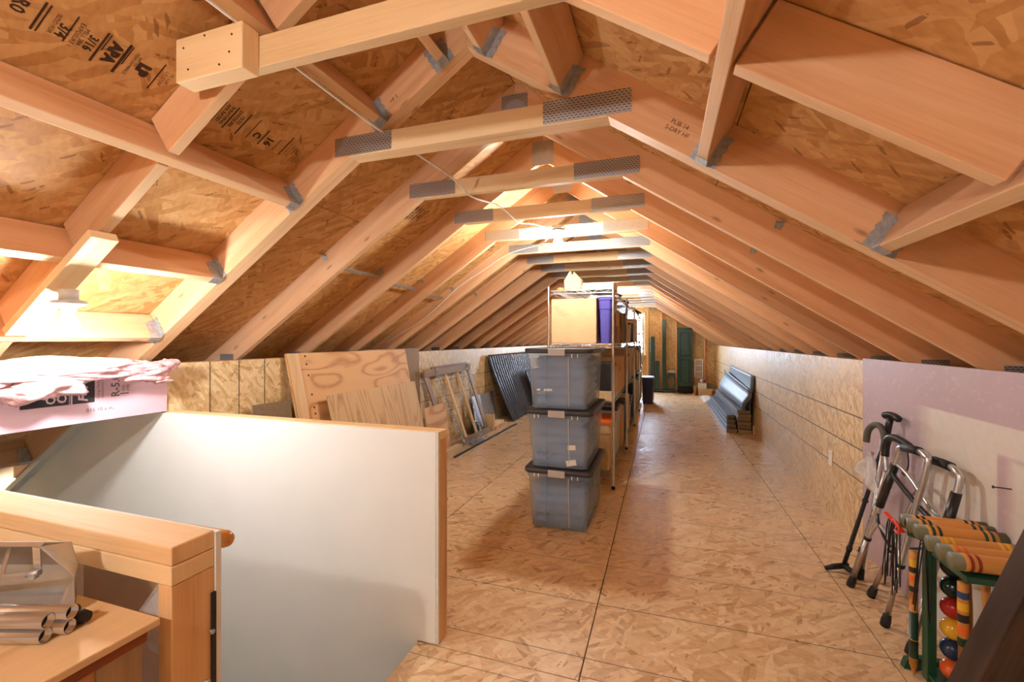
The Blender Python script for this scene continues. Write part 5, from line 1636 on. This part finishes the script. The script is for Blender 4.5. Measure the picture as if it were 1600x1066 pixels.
# wickets hanging from the top board
rw = random.Random(11)
for k in range(9):
    m2 = MB()
    g = 0 if k < 6 else 1
    y0 = 2.285 + .012 * k if g == 0 else 2.10 + .012 * (k - 6); x = .925 + rw.uniform(-.012, .012) if g == 0 else .935 + rw.uniform(-.006, .006)
    zt = .565 + rw.uniform(-.01, .012); zb = zt - .27 + rw.uniform(-.03, .03); sp = .05 + rw.uniform(0, .02)
    pts = smooth_path([(x + rw.uniform(-.01, .01), y0 - sp * .5, zb), (x, y0 - sp * .45, zt - .05), (x + .005, y0 - sp * .3, zt), (x + .005, y0 + sp * .3, zt), (x, y0 + sp * .45, zt - .05), (x - .01 + rw.uniform(-.01, .01), y0 + sp * .6, zb + .01)], 4)
    m2.tube(pts, .0023, 6)
    tag(m2.build('croquet_wicket', 'rubber', origin=(x, y0, zb)), 'dark wire croquet wicket hanging in the bunch on the stand' if g == 0 else 'dark wire croquet wicket hooked over the green stand post', 'wicket', 'croquet wickets' if g == 0 else 'croquet wickets on the post')
t = thing('red_clip', (.93, 2.27, .56), 'red plastic clip holding the bunch of croquet wickets', 'clip')
m2 = MB(); m2.beam((.915, 2.36, .59), (.93, 2.24, .555), .014, .006); m2.build('clip_arm', 'red_plastic', t)
m2 = MB(); m2.tube(smooth_path([(.915, 2.30, .575), (.91, 2.27, .59), (.91, 2.23, .575), (.915, 2.25, .545), (.92, 2.29, .545)], 4), .006, 8); m2.build('clip_loop', 'red_plastic', t)
# dark plank
m2 = MB()
m2.beam((.847, 1.775, .03), (1.122, 1.56, 1.19), .10, .10, up=(-1, 0, .24))
o = m2.build('timber_plank', 'dark_timber', origin=(.847, 1.775, 0), bevel=.004)
tag(o, 'dark brown weathered timber leaning on the foam sheet in front of the croquet set', 'timber')

# decking boards along the right wall
DG = 'grey decking boards stacked along the right wall'
def deck(x0, x1, y0, y1, z0, z1, mat, label):
    m2 = MB(); m2.box(x0, x1, y0, y1, z0, z1, axis=1)
    me = m2
    o = m2.build('decking_board', [mat, 'decking_end'], origin=((x0 + x1) / 2, y0, z0), bevel=.003)
    for p in o.data.polygons:
        if abs(p.normal.y) > .9: p.material_index = 1
    return tag(o, label, 'board', DG)
rw = random.Random(2)
for i in range(6):
    deck(1.02 + rw.uniform(-.008, .004), 1.195 + rw.uniform(-.01, .006), 7.10 + rw.uniform(0, .10), 10.0 + rw.uniform(-.1, .2), .0005 + i * .0555, .0005 + i * .0555 + .05, 'decking', ('lowest', 'second', 'third', 'fourth', 'fifth', 'topmost')[i] + ' grey board of the decking stack beside the right wall')
for i in range(4):
    deck(.868 + .012 * i + rw.uniform(-.004, .004), 1.005, 7.12 + .08 * i, 9.9 + rw.uniform(-.1, .2), .0005 + i * .056, .0005 + i * .056 + .05, 'decking_blue', ('lowest', 'second', 'third', 'topmost')[i] + ' bluish board of the low decking stack on the aisle side')
def vinyl(prof0, prof1, y0, y1, label):
    rows = [[(x, y0 + (y1 - y0) * f, z) for (x, z) in [(a[0] + (b[0] - a[0]) * f, a[1] + (b[1] - a[1]) * f) for a, b in zip(prof0, prof1)]] for f in [k / 8 for k in range(9)]]
    m2 = MB(); m2.grid(rows, smooth=True)
    o = m2.build('vinyl_panel', 'vinyl_grey', origin=(1.1, y0, .33)); q = o.modifiers.new('thick', 'SOLIDIFY'); q.thickness = .004
    return tag(o, label, 'vinyl panel', 'vinyl panels on the decking')
def wave(x0, z0, x1, z1, n=14, amp=.022):
    out = []
    for k in range(n + 1):
        f = k / n; dx, dz = x1 - x0, z1 - z0; L = math.hypot(dx, dz)
        w = amp * math.sin(f * 2 * math.pi)
        out.append((x0 + dx * f - dz / L * w, z0 + dz * f + dx / L * w))
    return out
vinyl(wave(1.10, .338, 1.165, .62), wave(1.05, .345, 1.13, .76), 6.98, 9.6, 'curved grey vinyl panel standing on the decking stack in front of another')
vinyl(wave(1.165, .34, 1.205, .83, amp=.008), wave(1.16, .345, 1.205, .86, amp=.008), 7.02, 9.4, 'upper grey vinyl panel leaning directly on the right wall above the decking')
m2 = MB(); m2.box(1.203, 1.220, 7.05, 7.11, .0005, .12, axis=2); tag(m2.build('wood_shim', 'pine', origin=(1.21, 7.08, 0)), 'small pale wood shim standing between decking stack and right wall', 'wood scrap')

# ================================================================== far end
gd = thing('green_cabinet_door', (.52, 12.05, 0), 'tall dark green cabinet with two raised door panels before the gable wall', 'cabinet')
m2 = MB(); m2.box(.345, .695, 12.06, 12.2, .16, 1.62); m2.build('carcass', 'green_paint', gd, bevel=.004)
m2 = MB()
for (a, b, c, d) in ((.35, .395, .17, 1.61), (.645, .69, .17, 1.61), (.395, .645, .17, .24), (.395, .645, .86, .92), (.395, .645, 1.54, 1.61)):
    m2.box(a, b, 12.02, 12.0595, c, d)
m2.build('door_frame', 'green_paint', gd)
for (c, d) in ((.27, .83), (.95, 1.51)):
    m2 = MB(); m2.box(.42, .62, 12.045, 12.0595, c, d); m2.build('door_panel', 'green_paint', gd, bevel=.008)
m2 = MB(); m2.box(.335, .705, 12.02, 12.21, 1.6205, 1.64); m2.build('cornice', 'green_paint', gd)
o = fluff('rubbish_bag', .53, 11.90, .085, .19, .07, .07, 'black_cloth', None, 3.0, 32, .3); o['label'] = 'black rubbish bag slumped on the floor in front of the green cabinet'; o['category'] = 'bag'
m2 = MB(); m2.box(.36, .68, 12.12, 12.2, .0005, .159); tag(m2.build('plinth_block', 'black_plastic', origin=(.5, 12.16, 0), bevel=.004), 'black plinth under the tall green cabinet', 'plinth')
def gboard(name, x0, x1, y0, y1, z0, z1, lab, cap=False):
    t = thing(name, ((x0 + x1) / 2, y0, z0), lab, 'furniture part', 'dark green furniture parts')
    m2 = MB(); m2.box(x0, x1, y0, y1, z0, z1); m2.build('board', 'green_paint', t, bevel=.004)
    m2 = MB(); m2.box(x0 + .02, x1 - .02, y0 - .006, y0 - .0005, z0 + .05, z1 - .05); m2.build('moulding', 'green_paint', t)
    return t
gboard('bed_rail', -.02, .075, 12.10, 12.16, .075, 1.86, 'tall dark green post standing against the gable wall studs')
gboard('bed_rail', -.31, -.20, 12.12, 12.17, .075, 1.42, 'shorter dark green board leaning by the gable window')
gboard('bed_rail', -.185, -.09, 12.06, 12.11, .075, .80, 'low dark green board between the two green uprights')
t = thing('bed_platform', (0, 12.0, 0), 'long low dark green base rail on the floor under the green uprights', 'furniture part')
m2 = MB(); m2.box(-.34, .30, 11.98, 12.18, .03, .074); m2.build('rail', 'green_paint', t, bevel=.004)
for x in (-.32, .25):
    m2 = MB(); m2.box(x, x + .03, 12.0, 12.04, .0005, .0295); m2.build('foot', 'green_paint', t)
t = thing('green_arch', (.2, 12.1, .075), 'dark green arched bracket with plastic film on top, between post and cabinet', 'furniture part')
arcp = [(.095, .075), (.30, .075), (.30, .53), (.095, .53)]
m2 = MB()
inner = [(.20 + .075 * math.cos(a), .26 + .14 * math.sin(a)) for a in [k * 2 * math.pi / 20 for k in range(20)]]
outer = []
for k in range(20):
    a = k * 2 * math.pi / 20; c_, s_ = math.cos(a), math.sin(a); q = max(abs(c_), abs(s_)); outer.append((.1975 + .1025 * c_ / q, .285 + .21 * s_ / q))
for yy in (12.10, 12.15):
    for k in range(20):
        j = (k + 1) % 20
        m2.face([(inner[k][0], yy, inner[k][1]), (inner[j][0], yy, inner[j][1]), (outer[j][0], yy, outer[j][1]), (outer[k][0], yy, outer[k][1])])
for L_ in (inner, outer):
    for k in range(20):
        j = (k + 1) % 20
        m2.face([(L_[k][0], 12.10, L_[k][1]), (L_[j][0], 12.10, L_[j][1]), (L_[j][0], 12.15, L_[j][1]), (L_[k][0], 12.15, L_[k][1])])
m2.build('arch', 'green_paint', t)
fluff('plastic_wrap', .2, 12.12, .52, .10, .04, .04, 'plastic_film', t, 6, 24, .5)
# white sash with three panes
t = thing('drawer_frame', (.85, 12.1, 0), 'small white three pane sash leaning on the gable wall beside the green cabinet', 'sash')
m2 = MB()
for (a, b, c, d) in ((.745, .77, .385, .85), (.93, .955, .385, .85), (.77, .93, .385, .41), (.77, .93, .825, .85), (.77, .93, .53, .545), (.77, .93, .68, .695)):
    m2.box(a, b, 12.16, 12.18, c, d)
m2.build('frame', 'white_plastic', t)
for (c, d) in ((.411, .529), (.546, .679), (.696, .824)):
    m2 = MB(); m2.box(.771, .929, 12.168, 12.172, c, d); m2.build('pane', 'plastic_film', t)
carton(.74, .96, 12.10, 12.20, .0005, .384, 'plain carton carrying the white sash beside the green cabinet', 'cardboard_dark', False)
# boxes and pale boards on the floor at the far right
GB = 'pile of boxes in the far right corner'
carton(.80, 1.10, 11.55, 11.95, .0005, .17, 'wide low carton in the far right corner under smaller boxes', 'kraft', True, GB)
t = carton(.80, .98, 11.58, 11.75, .171, .13, 'white box with scribbled marking on the wide low carton', 'white_plastic', False, GB)
for ln in range(2):
    m2 = MB(); m2.tube([(.82 + .004 * k, 11.5793, .24 - ln * .03 + .008 * math.sin(k * 1.7 + ln)) for k in range(30)], .0012, 4); m2.build('handwriting', 'ink', t)
carton(1.0, 1.14, 11.62, 11.85, .171, .11, 'small grey green box beside the scribbled white box', 'khaki', False, GB)
t = thing('doll', (.9, 11.66, .3015), 'small white and purple toy figure sitting on the scribbled white box', 'toy')
m2 = MB(); m2.sphere((.89, 11.66, .3015 + .05), .05, 14); m2.build('head', 'toy_white', t)
m2 = MB(); m2.sphere((.925, 11.63, .345), .04, 12); m2.build('hair', 'toy_purple', t)
m2 = MB(); m2.beam((.70, 11.6, .12), (.80, 11.78, .12), .005, .235); tag(m2.build('cardboard_flap', 'cardboard', origin=(.72, 11.65, .0025)), 'loose cardboard flap standing beside the wide low carton', 'cardboard')
WB_ = 'white trim boards on the floor'
for i, (x0, x1, y0, y1, z) in enumerate(((.82, .92, 10.25, 11.4, .0005), (.93, 1.03, 10.2, 11.45, .0005), (.86, 1.0, 10.3, 11.3, .026), (1.06, 1.16, 10.15, 11.4, .0005))):
    m2 = MB(); m2.box(x0, x1, y0, y1, z, z + .024); tag(m2.build('trim_board', 'white_plastic', origin=((x0 + x1) / 2, y0, z), bevel=.002),
        ('white trim board on the aisle edge beyond the decking', 'white trim board lying in the middle beyond the decking', 'white trim board lying on top of two others beyond the decking', 'white trim board nearest the right wall beyond the decking')[i], 'board', WB_)

# ================================================================== cables
m2 = MB()
yv = lambda y, x, z: (x, y, z)
B1, U1, W1 = pur_frame(-1, .397)
bp = B1 + U1 * .026 - W1 * .004
m2.tube(smooth_path([bp + Vector((0, -1.0, 0)), bp + Vector((0, .2, .004)), bp + Vector((0, .9, 0)), bp + Vector((0, 1.60, -.01)), (-1.13, 1.9, 2.24), (-1.08, 2.2, 2.215), (-1.04, 2.36, 2.16), (-1.0, 2.7, 2.20), (-.96, 2.97, 2.16), (-.92, 3.2, 2.20), (-.85, 3.42, 2.215), (-.842, 3.46, 2.215)], 5), .0052, 8)
tag(m2.build('electric_cable', 'cable', origin=(-1.1, 2, 2.2)), 'white electric cable running along the purlin to the middle ceiling light', 'cable')
m2 = MB()
Y5 = 2.34 + .6096 * 3
pts = [(-.842, 3.51, 2.22), (-.92, 3.62, 2.17), (-1.0, 3.8, 2.19), (-1.08, 4.10, 2.235), (-1.20, Y5 - .006, 2.24)]
for d in (.65, .9, 1.15, 1.4, 1.65, 1.85, 2.0):
    B, U, Wv = pur_frame(-1, d)
    wv = .5 + .14 * math.sin(d * 7)
    pts.append(tuple(B + Wv * PD * wv + Vector((0, Y5 - .006, 0))))
m2.tube(smooth_path(pts, 5), .0048, 8)
tag(m2.build('electric_cable', 'cable', origin=(-1.6, Y5, 1.9)), 'white electric cable stapled along a left rafter from the middle light to the eave', 'cable')

# roof sheet stencils: lettering printed on the underside of the left roof
def stencil(items):
    for body, d, y, size, bold in items:
        p = Vector(roof_pt(-1, d, y, -.0009))
        # letters read down the slope
        text_obj('stencil_print', body, size, 'ink_brown', ceiling, p, (-CS, 0, -SN), (0, 1, 0), bold=bold)
stencil([('2R0', .93, .68, .04, .001), ('______', .93, .735, .03, .002), ('______', .93, .745, .03, .001), ('3/4', .96, .775, .035, .001), ('SIZED FOR', .94, .76, .014, 0),
         ('______', .92, .80, .03, .001), ('EXPOSURE 1', .93, .808, .016, 0), ('MILL 384', .94, .822, .016, 0), ('3/16', .95, .838, .03, .001),
         ('______', .92, .872, .036, .002), ('______', .92, .878, .02, .001), ('APA', .935, .888, .040, .003), ('______', .92, .930, .036, .003), ('_______', .92, .936, .02, .001),
         ('PERFORMANCE', .93, .948, .013, 0), ('RATED', .94, .96, .013, 0), ('LP', .955, .972, .042, .004), ('______', .92, 1.03, .036, .001), ('L.P. CORP', .94, 1.04, .014, 0), ('PS 2-04', .94, 1.055, .014, 0)])
stencil([('______', .93, 1.205, .036, .001), ('CSA O325', .935, 1.218, .017, 0), ('24/16 W24', .935, 1.236, .017, 0), ('_______', .93, 1.254, .03, .001), ('APA RATED', .935, 1.262, .017, .0005), ('SHEATHING', .935, 1.28, .017, .0005),
         ('______', .93, 1.305, .036, .002), ('EXPOSURE', .935, 1.312, .018, .0005), ('15/32', .95, 1.332, .02, .0005), ('______', .93, 1.36, .036, .002), ('_______', .93, 1.405, .03, .001), ('C', .985, 1.42, .04, .002),
         ('____', .955, 1.465, .04, .002), ('16', .98, 1.478, .045, .002), ('____', .97, 1.535, .03, .001), ('______', .93, 1.575, .036, .002)] +
        [(w, .955 + .006 * k, 1.585 + .0155 * k, .013, 0) for k, w in enumerate(('CETTE FACE', 'VERS LE BAS', 'LAISSER', '3 mm ENTRE', 'PANNEAUX', 'THIS SIDE', 'DOWN'))])
stencil([('APA RATED', .93, 2.64, .026, .001), ('24/16 15/32', .93, 2.67, .026, .001), ('EXPOSURE 1', .935, 2.70, .024, .001), ('PS 2 384', .935, 2.73, .024, .001), ('________', .92, 2.63, .03, .003), ('________', .92, 2.765, .03, .003),
         ('LP OSB', .92, 3.26, .034, .002), ('24/16', .94, 3.30, .03, .001), ('PS 2', .92, 4.0, .04, .002), ('N 384', .92, 4.05, .03, .001)])

# ================================================================== lamps
def lamp(loc, mat, label, up, box=True):
    """bare bulb hanging under a porcelain holder; loc is the bulb centre"""
    x, y, z = loc
    t = thing('lamp', (x, y, up), label, 'lamp')
    m2 = MB()
    r = 0.036
    prof = [(-r, 0.001)] + [(-r * math.cos(a), r * math.sin(a)) for a in [k * math.pi / 10 for k in range(1, 8)]] + [(0.040, 0.016), (0.058, 0.013)]
    m2.lathe(prof, (x, y, z), (0, 0, 1), 14)
    m2.build('bulb', mat, t)
    m2 = MB()
    m2.lathe([(0.059, 0.001), (0.059, 0.021), (0.075, 0.026), (0.082, 0.05), (0.098, 0.055), (0.102, 0.04), (0.102, 0.001)], (x, y, z), (0, 0, 1), 20)
    m2.build('lamp_holder', 'porcelain', t)
    m2 = MB()
    if box:
        m2.box(x - .05, x + .05, y - .05, y + .05, z + .1025, up - .0005, axis=0); m2.build('junction_box', 'white_plastic', t, bevel=.004)
    else:
        m2.lathe([(.1025, .001), (.1025, .03), (up - z - .0005, .03), (up - z - .0005, .001)], (x, y, z), (0, 0, 1), 16); m2.build('stem', 'porcelain', t)
    return t
lamp((-2.19, 1.10, 1.392), 'bulb_stair', 'bare lit bulb in a porcelain holder above the pink insulation by the stairs', 1.536, False)
lamp((-0.79, 3.49, 2.115), 'bulb_mid', 'bare lit bulb below a white box on the third single truss collar tie', 2.24)
lamp((-0.79, -0.9, 2.05), 'bulb_back', 'bare lit bulb hanging from the ridge near the rear gable', 2.20)
lamp((-0.79, 7.74, 2.09), 'bulb_far', 'bare lit bulb under the roof above the middle of the wire racks', 2.22)
